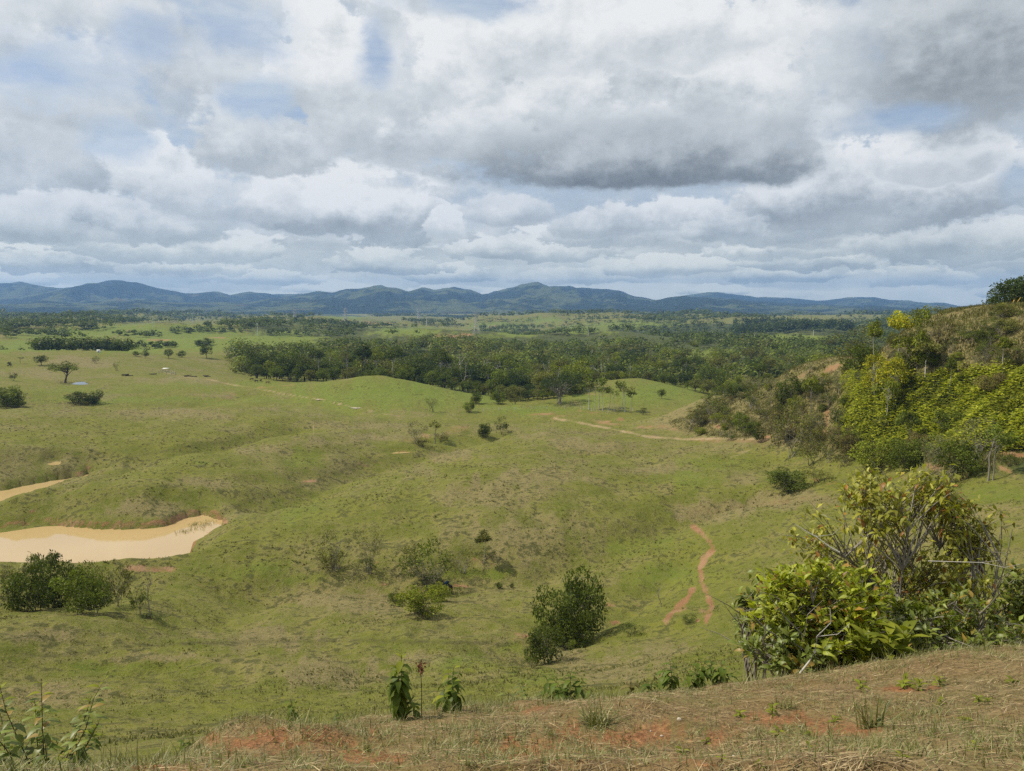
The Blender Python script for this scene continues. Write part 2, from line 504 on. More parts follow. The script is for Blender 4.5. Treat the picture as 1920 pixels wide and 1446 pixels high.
def height(x, y):
    x = np.asarray(x, float); y = np.asarray(y, float)
    d = np.hypot(x, y)
    z = base_height(x, y)
    # small-scale relief: hummocks and grazing steps, growing with the distance from the viewer's own ridge
    mid = sstep(25, 70, d)
    z = z + mid * (fbm(x / 26, y / 26, 3, 3) - 0.5) * 3.6 * (1 - 0.4 * sstep(200, 400, d))
    z = z + mid * (fbm(x / 6.0, y / 6.0, 3, 21) - 0.5) * 1.25 * (1 - sstep(300, 600, d))
    z = z + mid * (fbm(x / 1.3, y / 1.3, 2, 33) - 0.5) * 0.42 * (1 - sstep(110, 240, d))
    z = z + sstep(700, 1500, d) * (fbm(x / 360, y / 360, 4, 51) - 0.5) * 80 * (1 - 0.3 * sstep(3500, 5000, d))
    near = 1 - sstep(9, 25, d)
    z = z + near * sstep(1.5, 2.6, d) * ((fbm(x / 0.8, y / 0.8, 4, 71) - 0.5) * 0.16 + (fbm(x / 0.16, y / 0.16, 2, 81) - 0.5) * 0.035)
    # pond basins
    sel = (d > 90) & (d < 260) & (np.abs(np.arctan2(x, y)) < 0.9)
    if np.any(sel):
        P = np.stack([x[sel], y[sel]], 1)
        zz = z[sel]
        for poly in (POND_NEAR, POND_FAR):
            jag = (fbm(P[:, 0] / 3.0, P[:, 1] / 3.0, 3, 91) - 0.5) * 2.2
            s = poly_sd(P, poly) + jag
            lo = WATER_Z + 0.06 + (0.22 + 0.5 * (P[:, 1] > poly[:, 1].mean())) * (1 - np.exp(-np.maximum(s, 0) / 0.9))
            hi = WATER_Z + 0.9 + 0.45 * np.maximum(s, 0)
            zo = np.clip(zz, lo, np.maximum(hi, lo + 0.01))
            w = 1 - sstep(14, 34, s)
            zi = WATER_Z - 0.15 - 0.5 * np.minimum(-s, 3)
            zz = np.where(s < 0, zi, zz + (zo - zz) * w)
        z[sel] = zz
    return z


# polar grid: columns in azimuth, rows in distance
az_d = np.concatenate([np.arange(-180, -48, 4.0), np.arange(-48, -42, 0.8), np.arange(-42, 42.001, 0.15), np.arange(42.8, 48.1, 0.8), np.arange(52, 180.1, 4.0)])
az_g = np.radians(az_d)
def rows(a, b, k):
    return np.exp(np.linspace(math.log(a), math.log(b), k, endpoint=False))
d_g = np.concatenate([rows(0.3, 2.3, 8), rows(2.3, 9, 130), rows(9, 40, 26), rows(40, 120, 130), rows(120, 280, 130), rows(280, 720, 105), rows(720, 5600, 105), [5600, 8000, 12800]])
NA, ND = len(az_g), len(d_g)
GA, GD = np.meshgrid(az_g, d_g, indexing='ij')
GX, GY = GD * np.sin(GA), GD * np.cos(GA)
GZ = height(GX.ravel(), GY.ravel()).reshape(NA, ND)
GZ[-1] = GZ[0]
far_flat = sstep(5000, 5600, GD)
GZ = GZ * (1 - far_flat) + (-60.0) * far_flat


def ground(x, y):
    """height of the built ground sheet (bilinear in the polar grid)"""
    x = np.asarray(x, float); y = np.asarray(y, float)
    a = np.arctan2(x, y); d = np.maximum(np.hypot(x, y), d_g[0] + 1e-6)
    i = np.clip(np.searchsorted(az_g, a) - 1, 0, NA - 2)
    j = np.clip(np.searchsorted(d_g, d) - 1, 0, ND - 2)
    fa = np.clip((a - az_g[i]) / (az_g[i + 1] - az_g[i]), 0, 1)
    fd = np.clip((d - d_g[j]) / (d_g[j + 1] - d_g[j]), 0, 1)
    return (GZ[i, j] * (1 - fa) + GZ[i + 1, j] * fa) * (1 - fd) + (GZ[i, j + 1] * (1 - fa) + GZ[i + 1, j + 1] * fa) * fd


def spot(px, py, dmin=30.0, dmax=6000.0):
    """the ground point seen at a photograph pixel beyond dmin"""
    x, y, z = pix_dir(px, py)
    h = math.hypot(x, y)
    q = z / h
    dd = d_g[(d_g >= dmin) & (d_g <= dmax)]
    zz = ground(dd * x / h, dd * y / h)
    e = zz / dd - q
    k = np.argmax(e >= 0) if np.any(e >= 0) else int(np.argmax(e))
    d = dd[k]
    if k > 0 and e[k] >= 0 and e[k - 1] < 0:
        d = dd[k - 1] + (dd[k] - dd[k - 1]) * (-e[k - 1]) / (e[k] - e[k - 1])
    return d * x / h, d * y / h, float(ground(d * x / h, d * y / h)), d


GZ_POND = GZ.copy()
# gullies between the spurs
def carve(pl, depth, width, dmin=40, dmax=600):
    P = np.array([spot(a, b, dmin, dmax)[:2] for a, b in pl])
    lo, hi = P.min(0) - 3 * width, P.max(0) + 3 * width
    sel = (GX > lo[0]) & (GX < hi[0]) & (GY > lo[1]) & (GY < hi[1])
    X = np.stack([GX[sel], GY[sel]], 1)
    best = np.full(len(X), 1e9)
    for a, b in zip(P[:-1], P[1:]):
        ab = b - a
        t = np.clip(((X - a) @ ab) / (ab @ ab), 0, 1)
        best = np.minimum(best, np.hypot(*(X - (a + t[:, None] * ab)).T))
    best = best * (0.75 + 0.5 * vnoise(X[:, 0] / 7, X[:, 1] / 7, 7))
    GZ[sel] -= depth * np.exp(-(best / width) ** 1.5)


CARVES = [
    ([(420, 966), (450, 945), (520, 926), (580, 905), (660, 872), (720, 856), (760, 846), (850, 822), (930, 803)], 4.6, 9.0),
    ([(165, 884), (250, 856), (340, 841), (420, 826), (560, 795)], 3.6, 8.0),
    ([(520, 1088), (640, 1068), (780, 1085), (900, 1066), (1000, 1058), (1100, 1030), (1180, 1000), (1280, 962), (1400, 930)], 3.4, 7.0),
    ([(985, 1215), (1060, 1195), (1130, 1155), (1200, 1118), (1260, 1060)], 1.8, 4.0),
    ([(60, 1232), (230, 1218), (420, 1150), (480, 1100)], 1.6, 6.0),
    ([(380, 757), (480, 735), (620, 760), (760, 786)], 2.0, 9.0),
    ([(1545, 840), (1550, 790), (1552, 740), (1560, 705)], 2.5, 4.0),
]
def mound(px, py, h, r, dmin=60, dmax=600):
    x_, y_, z_, d_ = spot(px, py, dmin, dmax)
    GZ[:] = GZ + h * np.exp(-((GX - x_) ** 2 + (GY - y_) ** 2) / (r * r))


for a_ in [(900, 945, 3.5, 30), (1050, 905, 2.5, 26), (330, 885, 2.2, 18), (130, 945, 1.2, 9), (560, 835, 2.4, 26), (1080, 838, 2.0, 22), (640, 980, 2.0, 16), (500, 790, 2.2, 30), (150, 800, 2.2, 30), (300, 1190, 1.4, 12), (900, 1190, 1.5, 13), (1200, 1060, -1.6, 14), (1430, 1010, 1.8, 20)]:
    mound(*a_)
mound(455, 1402, 0.16, 0.30, 2.3, 9)
mound(560, 1392, 0.10, 0.28, 2.3, 9)
mound(1180, 1345, 0.06, 0.4, 2.3, 9)
mound(1500, 1320, 0.07, 0.5, 2.3, 9)
for c_ in CARVES:
    carve(*c_)
sel = (GD > 100) & (GD < 215) & (np.abs(GA) < 0.9)
P_ = np.stack([GX[sel], GY[sel]], 1)
sd_ = np.minimum(poly_sd(P_, POND_NEAR), poly_sd(P_, POND_FAR))
w_ = 1 - sstep(1.5, 9.0, sd_)
GZ[sel] = GZ[sel] * (1 - w_) + GZ_POND[sel] * w_
# shallow level spots where water lies: (photo x, y, half width, half depth in metres)
POOLS = [(150, 719, 5.2, 9.0), (104, 869, 2.0, 3.0), (601, 749, 3.2, 2.6), (668, 765, 3.2, 2.0), (750, 849, 3.0, 1.4)]
POOL_AT = []
for px_, py_, rw_, rd_ in POOLS:
    x_, y_, z_, d_ = spot(px_, py_, 60, 700)
    ux, uy = x_ / d_, y_ / d_
    u_ = (GX - x_) * uy - (GY - y_) * ux; v_ = (GX - x_) * ux + (GY - y_) * uy
    r_ = np.hypot(u_ / rw_, v_ / rd_)
    w_ = 1 - sstep(1.0, 2.2, r_)
    GZ[:] = GZ + (z_ - 0.02 - GZ) * w_
    POOL_AT.append((x_, y_, z_, rw_, rd_, ux, uy))
GPX, GPY = to_pix(GX, GY, GZ)
# what the camera sees of the sheet (running horizon), used only to trim what is scattered, not what is drawn
VIS = (GZ / GD) >= np.maximum.accumulate(GZ / GD, axis=1) - 0.004

# ------------------------------------------------------------------ terrain: what grows or lies bare where
gp = np.stack([GPX.ravel(), GPY.ravel()], 1)
gd = GD.ravel()
gx, gy, gz = GX.ravel(), GY.ravel(), GZ.ravel()
front = GY.ravel() > 0.3
# ragged outlines: patch edges wander with the ground, a few metres at a time
wsc = np.clip(gd / 60.0, 0.06, 12)
WX = (fbm(gx / wsc, gy / wsc, 4, 301, 0.6) - 0.5)
WY = (fbm(gx / wsc, gy / wsc, 4, 401, 0.6) - 0.5)
M = {k: np.zeros(NA * ND) for k in ('dirt', 'dry', 'lush', 'wood', 'pale', 'track', 'path')}


def blob(ch, px, py, rx, ry, s=1.0, dmin=30, dmax=6000, rot=0.0, soft=0.95):
    sel = front & (gd > dmin) & (gd < dmax) & (np.abs(gp[:, 0] - px) < 1.8 * max(rx, ry)) & (np.abs(gp[:, 1] - py) < 1.8 * max(rx, ry))
    dx, dy = gp[sel, 0] - px + WX[sel] * rx * 1.8, gp[sel, 1] - py + WY[sel] * ry * 1.8
    c, s_ = math.cos(math.radians(rot)), math.sin(math.radians(rot))
    u, v = (dx * c + dy * s_) / rx, (-dx * s_ + dy * c) / ry
    r = np.hypot(u, v)
    M[ch][sel] = np.maximum(M[ch][sel], s * (1 - sstep(1 - soft, 1 + 0.45 * soft, r)))


def trail(ch, pl, w, s=1.0, dmin=30, dmax=6000):
    pl = np.array(pl, float)
    lo, hi = pl.min(0) - 3 * w, pl.max(0) + 3 * w
    sel = front & (gd > dmin) & (gd < dmax) & np.all(gp > lo, 1) & np.all(gp < hi, 1)
    P = gp[sel]
    best = np.full(len(P), 1e9)
    for a, b in zip(pl[:-1], pl[1:]):
        ab = b - a
        t = np.clip(((P - a) @ ab) / (ab @ ab + 1e-9), 0, 1)
        q_ = P - (a + t[:, None] * ab)
        best = np.minimum(best, np.hypot(q_[:, 0] + WX[sel] * w * 1.6, q_[:, 1] + WY[sel] * w * 1.2))
    wob = 0.7 + 0.6 * vnoise(P[:, 0] / 9, P[:, 1] / 6, 5)
    brk = 0.74 + 0.45 * sstep(0.25, 0.6, vnoise(P[:, 0] / 21 + 3.1, P[:, 1] / 11 + 1.7, 13))
    M[ch][sel] = np.maximum(M[ch][sel], np.minimum(1.0, brk) * s * (1 - sstep(0.2 * w, 1.5 * w, best * wob)))


# the viewer's own dry ridge
fg = 1 - sstep(11, 16, gd)
M['dry'] = np.maximum(M['dry'], fg * 0.9)
for a in [(480, 1392, 150, 34), (620, 1385, 120, 34), (700, 1420, 120, 22), (1180, 1378, 230, 40), (1450, 1352, 190, 20), (980, 1408, 150, 38), (1560, 1365, 150, 20), (1000, 1330, 60, 10), (300, 1440, 90, 16), (1330, 1430, 170, 14), (1700, 1290, 90, 10)]:
    blob('dirt', *a, s=0.95, dmin=2.2, dmax=9)
blob('dirt', 440, 1385, 75, 26, 1.0, 2.2, 9)
# right-hand hill: dry scrub slopes with red slips
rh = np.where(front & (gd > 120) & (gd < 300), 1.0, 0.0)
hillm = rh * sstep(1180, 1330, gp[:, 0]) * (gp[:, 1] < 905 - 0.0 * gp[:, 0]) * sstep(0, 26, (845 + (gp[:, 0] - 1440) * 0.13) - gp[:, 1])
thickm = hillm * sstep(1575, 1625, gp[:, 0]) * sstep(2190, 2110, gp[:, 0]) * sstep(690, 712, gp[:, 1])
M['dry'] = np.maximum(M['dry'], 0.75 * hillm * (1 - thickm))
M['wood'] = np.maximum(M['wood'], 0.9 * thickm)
for a in [(1555, 690, 42, 8, .9, 30, 400, -22), (1500, 705, 30, 7, .7, 30, 400, -20), (1550, 770, 9, 34, .9), (1545, 810, 9, 12, .9), (1460, 728, 14, 9, .9), (1390, 735, 12, 7, .9), (1345, 800, 10, 6, .9), (1440, 822, 20, 6, .9), (1760, 870, 26, 12, .8), (1890, 853, 45, 8, 1.0), (1875, 880, 30, 7, .9, 30, 400, 30), (1700, 895, 40, 8, .5), (1525, 900, 18, 6, .8), (1165, 785, 14, 5, .9), (1105, 772, 30, 4, .7), (1220, 800, 40, 5, .7), (1260, 806, 30, 5, .7), (1150, 795, 40, 4, .7), (1860, 610, 40, 10, .5), (1900, 600, 60, 12, .4), (1780, 590, 60, 8, .4), (1560, 905, 30, 5, .6)]:
    blob('dirt', *a)
# bare and dry patches in the pastures
for a in [(640, 1122, 95, 13, .75), (590, 1130, 40, 7, .9), (1430, 945, 150, 16, .8, 30, 400, -5), (1300, 965, 60, 14, .5), (960, 900, 130, 18, .5, 30, 400, -8), (830, 855, 70, 12, .45), (900, 925, 160, 22, .35), (270, 955, 80, 16, .4), (380, 905, 60, 10, .35), (500, 845, 70, 9, .35), (560, 830, 60, 10, .3), (1120, 835, 100, 12, .4), (780, 885, 60, 14, .3), (1050, 895, 80, 12, .4), (1250, 880, 90, 10, .3), (600, 1262, 110, 30, .5), (800, 1235, 90, 14, .5), (480, 1200, 130, 24, .4), (80, 1190, 90, 12, .4), (100, 1300, 90, 24, .4), (300, 1235, 120, 10, .4), (1150, 1250, 120, 34, .5), (1240, 1220, 90, 20, .35), (700, 1140, 90, 8, .3), (150, 680, 70, 10, .6), (60, 700, 60, 10, .3), (200, 745, 60, 8, .4), (420, 740, 60, 8, .35), (330, 715, 60, 8, .3), (1000, 1000, 160, 40, .25), (1380, 900, 60, 14, .3), (700, 820, 50, 8, .4), (1100, 760, 80, 6, .35)]:
    a = a[:4] + (min(1.0, a[4] * 1.45),) + a[5:]
    blob('dry', *a)
for a in [(855, 805, 34, 12, .55), (760, 825, 30, 8, .5), (790, 818, 18, 12, .6), (690, 870, 50, 4, .55, 30, 400, -14), (750, 848, 18, 3, .8), (580, 902, 16, 4, .9), (380, 1098, 24, 4, .7), (560, 1124, 30, 5, .6), (855, 1099, 26, 4, .95), (620, 1060, 30, 12, .25), (700, 1055, 14, 5, .8), (890, 1052, 14, 7, .9), (920, 1055, 20, 6, .6), (720, 1096, 20, 4, .8), (780, 1108, 18, 5, .9), (1140, 1133, 20, 6, .9), (1155, 1165, 18, 8, .9), (1190, 1135, 12, 3, .7), (985, 1190, 20, 7, .9), (965, 1200, 16, 6, .5), (270, 1068, 50, 9, .9), (310, 1068, 30, 8, .9), (140, 1085, 40, 6, .6), (215, 1120, 16, 6, .5), (1050, 780, 34, 3, .7), (1020, 777, 40, 3, .9), (1050, 787, 70, 3, .6), (1130, 790, 30, 5, .8), (430, 735, 40, 5, .5), (330, 702, 60, 3, .4), (480, 728, 40, 4, .6), (250, 742, 30, 4, .4), (165, 880, 6, 12, .9), (540, 722, 30, 3, .6), (60, 960, 8, 5, .8), (990, 757, 30, 3, .4), (940, 765, 18, 5, .4), (870, 770, 24, 4, .5), (640, 1085, 26, 4, .3), (1310, 1165, 8, 5, .9), (350, 665, 8, 2, .6), (1100, 738, 40, 3, .55), (1130, 768, 44, 4, .4)]:
    blob('dirt', *(a + (1.0, 30, 6000)[len(a) - 4:])[:6], 720, *a[7:])
# clay banks round the ponds
sel = (gd > 100) & (gd < 215) & front
for poly, s in ((POND_NEAR, .8), (POND_FAR, .8)):
    sd = poly_sd(np.stack([gx[sel], gy[sel]], 1), poly)
    M['dirt'][sel] = np.maximum(M['dirt'][sel], s * (1 - sstep(0.25, 0.9, np.abs(sd - 0.1))))
# brighter, ungrazed fields
for a in [(740, 735, 230, 34, 1.0), (640, 740, 120, 24, .8), (1240, 735, 110, 26, 1.0), (1100, 745, 60, 20, .8), (1000, 768, 110, 10, .9), (480, 722, 60, 10, .5), (1290, 900, 60, 26, .5), (1330, 870, 80, 14, .4), (1260, 1080, 80, 24, .55), (450, 1070, 80, 16, .5), (900, 1075, 80, 9, .6), (850, 1240, 60, 16, .6), (960, 1215, 50, 10, .5), (380, 868, 18, 3, 1.0), (560, 860, 40, 24, .4), (550, 960, 60, 26, .4), (330, 725, 90, 10, .4), (560, 1085, 70, 10, .5), (1000, 1270, 70, 16, .5), (200, 1255, 120, 14, .35), (1180, 1020, 90, 20, .4), (1700, 940, 120, 20, .35), (1850, 930, 80, 20, .4)]:
    blob('lush', *a, dmax=700)
for a in [(260, 751, 300, 7, .6), (150, 735, 160, 10, .4)]:
    blob('lush', *a, dmin=350, dmax=520)
for a in [(250, 776, 330, 9, .35), (600, 800, 200, 9, .3), (1000, 812, 180, 8, .35)]:
    blob('dry', *a, dmin=200, dmax=335)
for a in [(300, 618, 130, 12), (360, 640, 160, 20), (540, 640, 80, 20), (250, 655, 60, 10), (60, 650, 90, 10), (760, 622, 80, 10), (1090, 620, 60, 8), (1180, 610, 90, 8), (1480, 634, 90, 8), (1340, 665, 60, 10), (1620, 665, 50, 8), (940, 612, 60, 9), (960, 628, 60, 6), (520, 632, 60, 8), (640, 596, 50, 4), (1020, 600, 50, 5), (1390, 690, 40, 9), (110, 628, 90, 9), (170, 622, 100, 8)]:
    blob('lush', *a, dmin=640, dmax=5000, soft=.35)
for a in [(850, 632, 44, 8, 1.), (205, 640, 22, 4, 1., 640, 5000, 25), (300, 638, 30, 4, .9), (405, 633, 28, 3, .8), (250, 619, 26, 4, .8, 640, 5000, -25), (700, 606, 60, 5, .7), (930, 614, 20, 4, .8), (640, 600, 40, 3, .5), (1190, 610, 24, 3, .6), (660, 645, 16, 6, .7), (1490, 666, 12, 5, .9), (800, 612, 14, 3, .6), (600, 610, 50, 4, .5)]:
    blob('dirt', *a, **({'dmin': 640} if len(a) < 6 else {}))
# trails, and darker lines along the gully floors
RED = [(1300, 988), (1318, 1002), (1333, 1018), (1336, 1032), (1322, 1048), (1314, 1066), (1316, 1090), (1326, 1112), (1334, 1140), (1324, 1166)]
trail('path', RED, 6.6, 1.0)
trail('dirt', [(1300, 988), (1285, 975), (1300, 962), (1360, 950), (1450, 943), (1560, 935)], 13, .42)
trail('path', [(1246, 1164), (1268, 1140), (1290, 1122), (1298, 1106)], 7.5, 1.0)
blob('dirt', 1275, 1140, 16, 16, .8)
blob('dirt', 1322, 1150, 16, 14, .6)
trail('pale', [(395, 712), (440, 722), (480, 729), (530, 738), (590, 748), (650, 760), (690, 770), (760, 783)], 1.9, .7)
trail('pale', [(300, 697), (340, 706), (395, 712)], 1.5, .6)
trail('dirt', [(385, 757), (420, 748), (455, 736), (470, 730)], 3.0, .55)
trail('dirt', [(360, 735), (385, 750)], 3.0, .5)
trail('pale', [(586, 790), (588, 822), (606, 846), (622, 866), (638, 880)], 1.6, .55)
trail('dirt', [(560, 790), (700, 782), (800, 790)], 3.0, .35)
trail('pale', [(1040, 785), (1100, 795), (1160, 806), (1220, 820), (1290, 824), (1360, 822), (1420, 824), (1465, 829)], 3.2, .75)
trail('pale', [(1370, 858), (1400, 846), (1440, 834)], 3.0, .6)
trail('dirt', [(1300, 825), (1465, 829)], 6.0, .6)
trail('dirt', [(130, 893), (160, 884), (168, 872), (164, 866)], 2.6, .8)
trail('track', [(-60, 1214), (0, 1221), (60, 1229), (110, 1230), (170, 1222), (230, 1214), (330, 1208), (420, 1205), (560, 1202), (660, 1200), (740, 1203), (860, 1205), (980, 1207)], 3.2, .8)
trail('track', [(0, 1362), (100, 1356), (190, 1360)], 3.0, .4)
trail('dirt', [(150, 1358), (280, 1358)], 3.0, .35)
trail('track', [(420, 958), (470, 938), (560, 915), (640, 882), (720, 858)], 5.0, .5)  # darker line down the gully above the near pond
trail('track', [(170, 882), (240, 860), (330, 842), (420, 826)], 3.0, .55)  # darker line down the gully above the inlet
trail('dirt', [(240, 860), (280, 852)], 2.0, .4)
trail('track', [(900, 1068), (1000, 1058), (1100, 1030), (1180, 1000), (1270, 965)], 4.0, .35)  # darker line along the gully at the mound foot
# woodland floor
wood = np.zeros(NA * ND)
sel = front & (gd > 440) & (gd < 2200)
wood[sel] = sstep(455, 480, gp[sel, 0]) * sstep(700, 690, gp[sel, 1]) * (gd[sel] > 470)
M['wood'] = np.clip(np.maximum(M['wood'], wood * 0.8) - np.where(gd > 400, M['lush'], 0) - M['dirt'], 0, 1)

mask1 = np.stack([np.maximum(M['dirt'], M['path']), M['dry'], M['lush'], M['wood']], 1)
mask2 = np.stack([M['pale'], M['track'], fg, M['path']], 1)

# ground material
gm, N = new_mat("pasture_ground")
tc = N.new('ShaderNodeTexCoord')
P = tc.outputs['Object']
a1 = N.new('ShaderNodeAttribute', attribute_name='mask1')
a2 = N.new('ShaderNodeAttribute', attribute_name='mask2')
s1 = N.new('ShaderNodeSeparateColor'); N.l.new(a1.outputs['Color'], s1.inputs[0])
s2 = N.new('ShaderNodeSeparateColor'); N.l.new(a2.outputs['Color'], s2.inputs[0])
dirt, dry, lush, woodm = s1.outputs[0], s1.outputs[1], s1.outputs[2], a1.outputs['Alpha']
pale, track, fgm = s2.outputs[0], s2.outputs[1], s2.outputs[2]
def cn(scale, det, rough, gain, dist=0.0):
    return N.m('MULTIPLY_ADD', N.noise(P, scale, det, rough, dist), gain, 0.5 - 0.5 * gain, clamp=True)


n_big = cn(0.03, 5, 0.6, 2.4, 0.4)
n_med = cn(0.15, 5, 0.65, 2.4)
n_sml = cn(0.8, 4, 0.65, 2.2)
n_fin = cn(4.0, 4, 0.7, 2.2)
n_mic = cn(30.0, 3, 0.65, 2.2)
grain = N.m('ADD', N.m('MULTIPLY', n_sml, 0.5), N.m('MULTIPLY', n_fin, 0.5))
mott = N.m('ADD', N.m('MULTIPLY', n_big, 0.40), N.m('ADD', N.m('MULTIPLY', n_med, 0.35), N.m('MULTIPLY', grain, 0.25)))
green = N.mix(N.smooth(n_med, 0.2, 0.8), (0.118, 0.132, 0.018), (0.176, 0.176, 0.029))
green = N.mix(N.smooth(grain, 0.35, 0.85, 0.0, 0.75), green, (0.232, 0.206, 0.068))
# straw-coloured thatch shows through, more where the sward is dry
q_ = N.m('ADD', mott, N.m('SUBTRACT', N.m('MULTIPLY', dry, 0.62), N.m('MULTIPLY', lush, 0.45)))
straw_f = N.smooth(q_, 0.40, 0.78)
straw = N.mix(n_fin, (0.185, 0.135, 0.070), (0.315, 0.240, 0.130))
straw = N.mix(N.smooth(n_sml, 0.3, 0.8, 0.0, 0.5), straw, (0.165, 0.150, 0.055))
c = N.mix(N.m('MULTIPLY', straw_f, N.smooth(grain, 0.2, 0.75, 0.35, 0.95)), green, straw)
c = N.mix(N.m('MULTIPLY', lush, N.smooth(grain, 0.2, 0.8, 0.9, 0.45)), c, N.mix(n_med, (0.118, 0.180, 0.022), (0.180, 0.218, 0.036)))
# darker tussocks
tus = N.smooth(N.m('ADD', N.m('MULTIPLY', n_sml, 0.65), N.m('MULTIPLY', n_med, 0.35)), 0.54, 0.70)
c = N.mix(N.m('MULTIPLY', tus, N.m('SUBTRACT', 0.66, N.m('MULTIPLY', fgm, 0.4))), c, (0.048, 0.060, 0.012))
c = N.mix(N.m('MULTIPLY', track, N.smooth(n_sml, 0.1, 0.7, 0.35, 0.85)), c, (0.070, 0.064, 0.026))
# bare soil with ragged edges
soil = N.mix(n_fin, (0.215, 0.105, 0.046), (0.335, 0.180, 0.088))
soil = N.mix(N.smooth(n_med, 0.3, 0.8, 0.0, 0.7), soil, (0.36, 0.225, 0.125))
soil = N.mix(N.m('MULTIPLY', fgm, 0.9), soil, N.mix(n_mic, (0.165, 0.070, 0.028), (0.30, 0.142, 0.062)))
c = N.mix(N.m('MULTIPLY', fgm, N.smooth(n_sml, 0.2, 0.8, 0.75, 0.25)), c, N.mix(n_fin, (0.145, 0.080, 0.036), (0.24, 0.155, 0.072)))
jag = N.m('MULTIPLY', N.m('SUBTRACT', N.m('ADD', N.m('MULTIPLY', grain, 0.75), N.m('MULTIPLY', n_med, 0.25)), 0.5), 1.1)
dm = N.smooth(N.m('ADD', dirt, jag), 0.30, 0.95)
c = N.mix(N.m('MULTIPLY', dm, N.smooth(dirt, 0.0, 0.4)), c, soil)
pm = N.smooth(N.m('ADD', pale, jag), 0.25, 0.95)
c = N.mix(N.m('MULTIPLY', pm, N.smooth(pale, 0.0, 0.4)), c, N.mix(n_fin, (0.32, 0.215, 0.11), (0.43, 0.32, 0.19)))
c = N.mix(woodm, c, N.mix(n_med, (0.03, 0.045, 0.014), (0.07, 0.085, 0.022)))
c = N.mix(1.0, c, N.mix(n_mic, (0.70, 0.70, 0.70), (1.28, 1.28, 1.28)), 'MULTIPLY')
bmp = N.new('ShaderNodeBump')
bmp.inputs['Strength'].default_value = 0.9
bmp.inputs['Distance'].default_value = 0.25
hgt = N.m('ADD', N.m('MULTIPLY', n_sml, 0.7), N.m('MULTIPLY', n_fin, 0.45))
hgt = N.m('ADD', N.m('MULTIPLY', hgt, N.m('SUBTRACT', 1.0, N.m('MULTIPLY', fgm, 0.85))), N.m('MULTIPLY', n_mic, 0.08))
N.l.new(hgt, bmp.inputs['Height'])
finish(N, principled(N, c, 0.95, 0.12, bmp.outputs[0]))

# one sheet; the worn footpath is cut out of it as a piece of its own
ii, jj = np.meshgrid(np.arange(NA - 1), np.arange(ND - 1), indexing='ij')
quad = np.stack([ii * ND + jj, (ii + 1) * ND + jj, (ii + 1) * ND + jj + 1, ii * ND + jj + 1], -1).reshape(-1, 4)
VG = np.stack([gx, gy, gz], 1)
is_path = M['path'][quad].mean(1) > 0.45


def sub_sheet(name, sel_faces):
    q = quad[sel_faces]
    used, inv = np.unique(q, return_inverse=True)
    return mesh_np(name, VG[used], inv.reshape(-1, 4), np.full(len(q), 4), gm, {'mask1': mask1[used], 'mask2': mask2[used]}, smooth=True)


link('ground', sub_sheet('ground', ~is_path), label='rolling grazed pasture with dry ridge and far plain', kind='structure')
link('footpath', sub_sheet('footpath', is_path), label='worn red earth footpath winding up the pasture', kind='structure')

# ------------------------------------------------------------------ water
wm, N = new_mat("muddy_water")
tc = N.new('ShaderNodeTexCoord')
n1 = N.noise(tc.outputs['Object'], 0.05, 3, 0.5)
n2 = N.noise(tc.outputs['Object'], 1.1, 4, 0.6)
c = N.mix(n1, (0.42, 0.285, 0.12), (0.50, 0.365, 0.18))
bmp = N.new('ShaderNodeBump')
bmp.inputs['Strength'].default_value = 0.10
bmp.inputs['Distance'].default_value = 0.05
N.l.new(n2, bmp.inputs['Height'])
b = N.new('ShaderNodeBsdfPrincipled')
N.put(b.inputs['Base Color'], c)
b.inputs['Roughness'].default_value = 0.04
b.inputs['IOR'].default_value = 1.36
N.l.new(bmp.outputs[0], b.inputs['Normal'])
finish(N, b.outputs[0])


def water_sheet(poly, grow, z, name, label):
    c0 = poly.mean(0)
    V = []
    k = len(poly)
    nrm = np.roll(poly, -1, 0) - np.roll(poly, 1, 0)
    nrm = np.stack([nrm[:, 1], -nrm[:, 0]], 1) / np.linalg.norm(nrm, axis=1)[:, None]
    area = 0.5 * np.sum(poly[:, 0] * np.roll(poly[:, 1], -1) - np.roll(poly[:, 0], -1) * poly[:, 1])
    p2 = poly + nrm * grow * (1 if area > 0 else -1)
    V = np.column_stack([p2, np.full(k, z)])
    idx = np.arange(k)
    if area < 0:
        idx = idx[::-1]
    me = mesh_np(name, V, idx, [k], wm)
    return link(name, me, label=label, kind='structure')


water_sheet(POND_NEAR, 1.3, WATER_Z, 'pond_water', 'large cream coloured muddy pond below the grassy spur')
water_sheet(POND_FAR, 1.0, WATER_Z, 'pond_water', 'smaller muddy inlet behind the grassy spur')

# ------------------------------------------------------------------ mountains
mm, N = new_mat("mountain_forest")
tc = N.new('ShaderNodeTexCoord')
P = tc.outputs['Object']
n1 = N.noise(P, 0.0011, 5, 0.55)
n2 = N.noise(P, 0.006, 5, 0.65)
n3 = N.noise(P, 0.03, 4, 0.7)
c = N.mix(N.smooth(n3, 0.3, 0.7), (0.010, 0.020, 0.009), (0.040, 0.058, 0.020))
sunlit_past = N.smooth(N.m('ADD', N.m('MULTIPLY', n1, 0.6), N.m('MULTIPLY', n2, 0.4)), 0.48, 0.56)  # pasture patches, also painted to read as sunlit slopes
c = N.mix(N.m('MULTIPLY', sunlit_past, 0.85), c, N.mix(n2, (0.080, 0.112, 0.034), (0.155, 0.165, 0.058)))  # bright against dark forest: sun on the slopes put into the colour
bare = N.smooth(N.noise(P, 0.0023, 4, 0.6), 0.66, 0.70)
c = N.mix(N.m('MULTIPLY', bare, 0.6), c, (0.16, 0.11, 0.06))
bmp = N.new('ShaderNodeBump')
bmp.inputs['Strength'].default_value = 0.9
bmp.inputs['Distance'].default_value = 45.0
N.l.new(N.m('ADD', n3, N.m('MULTIPLY', n2, 1.5)), bmp.inputs['Height'])
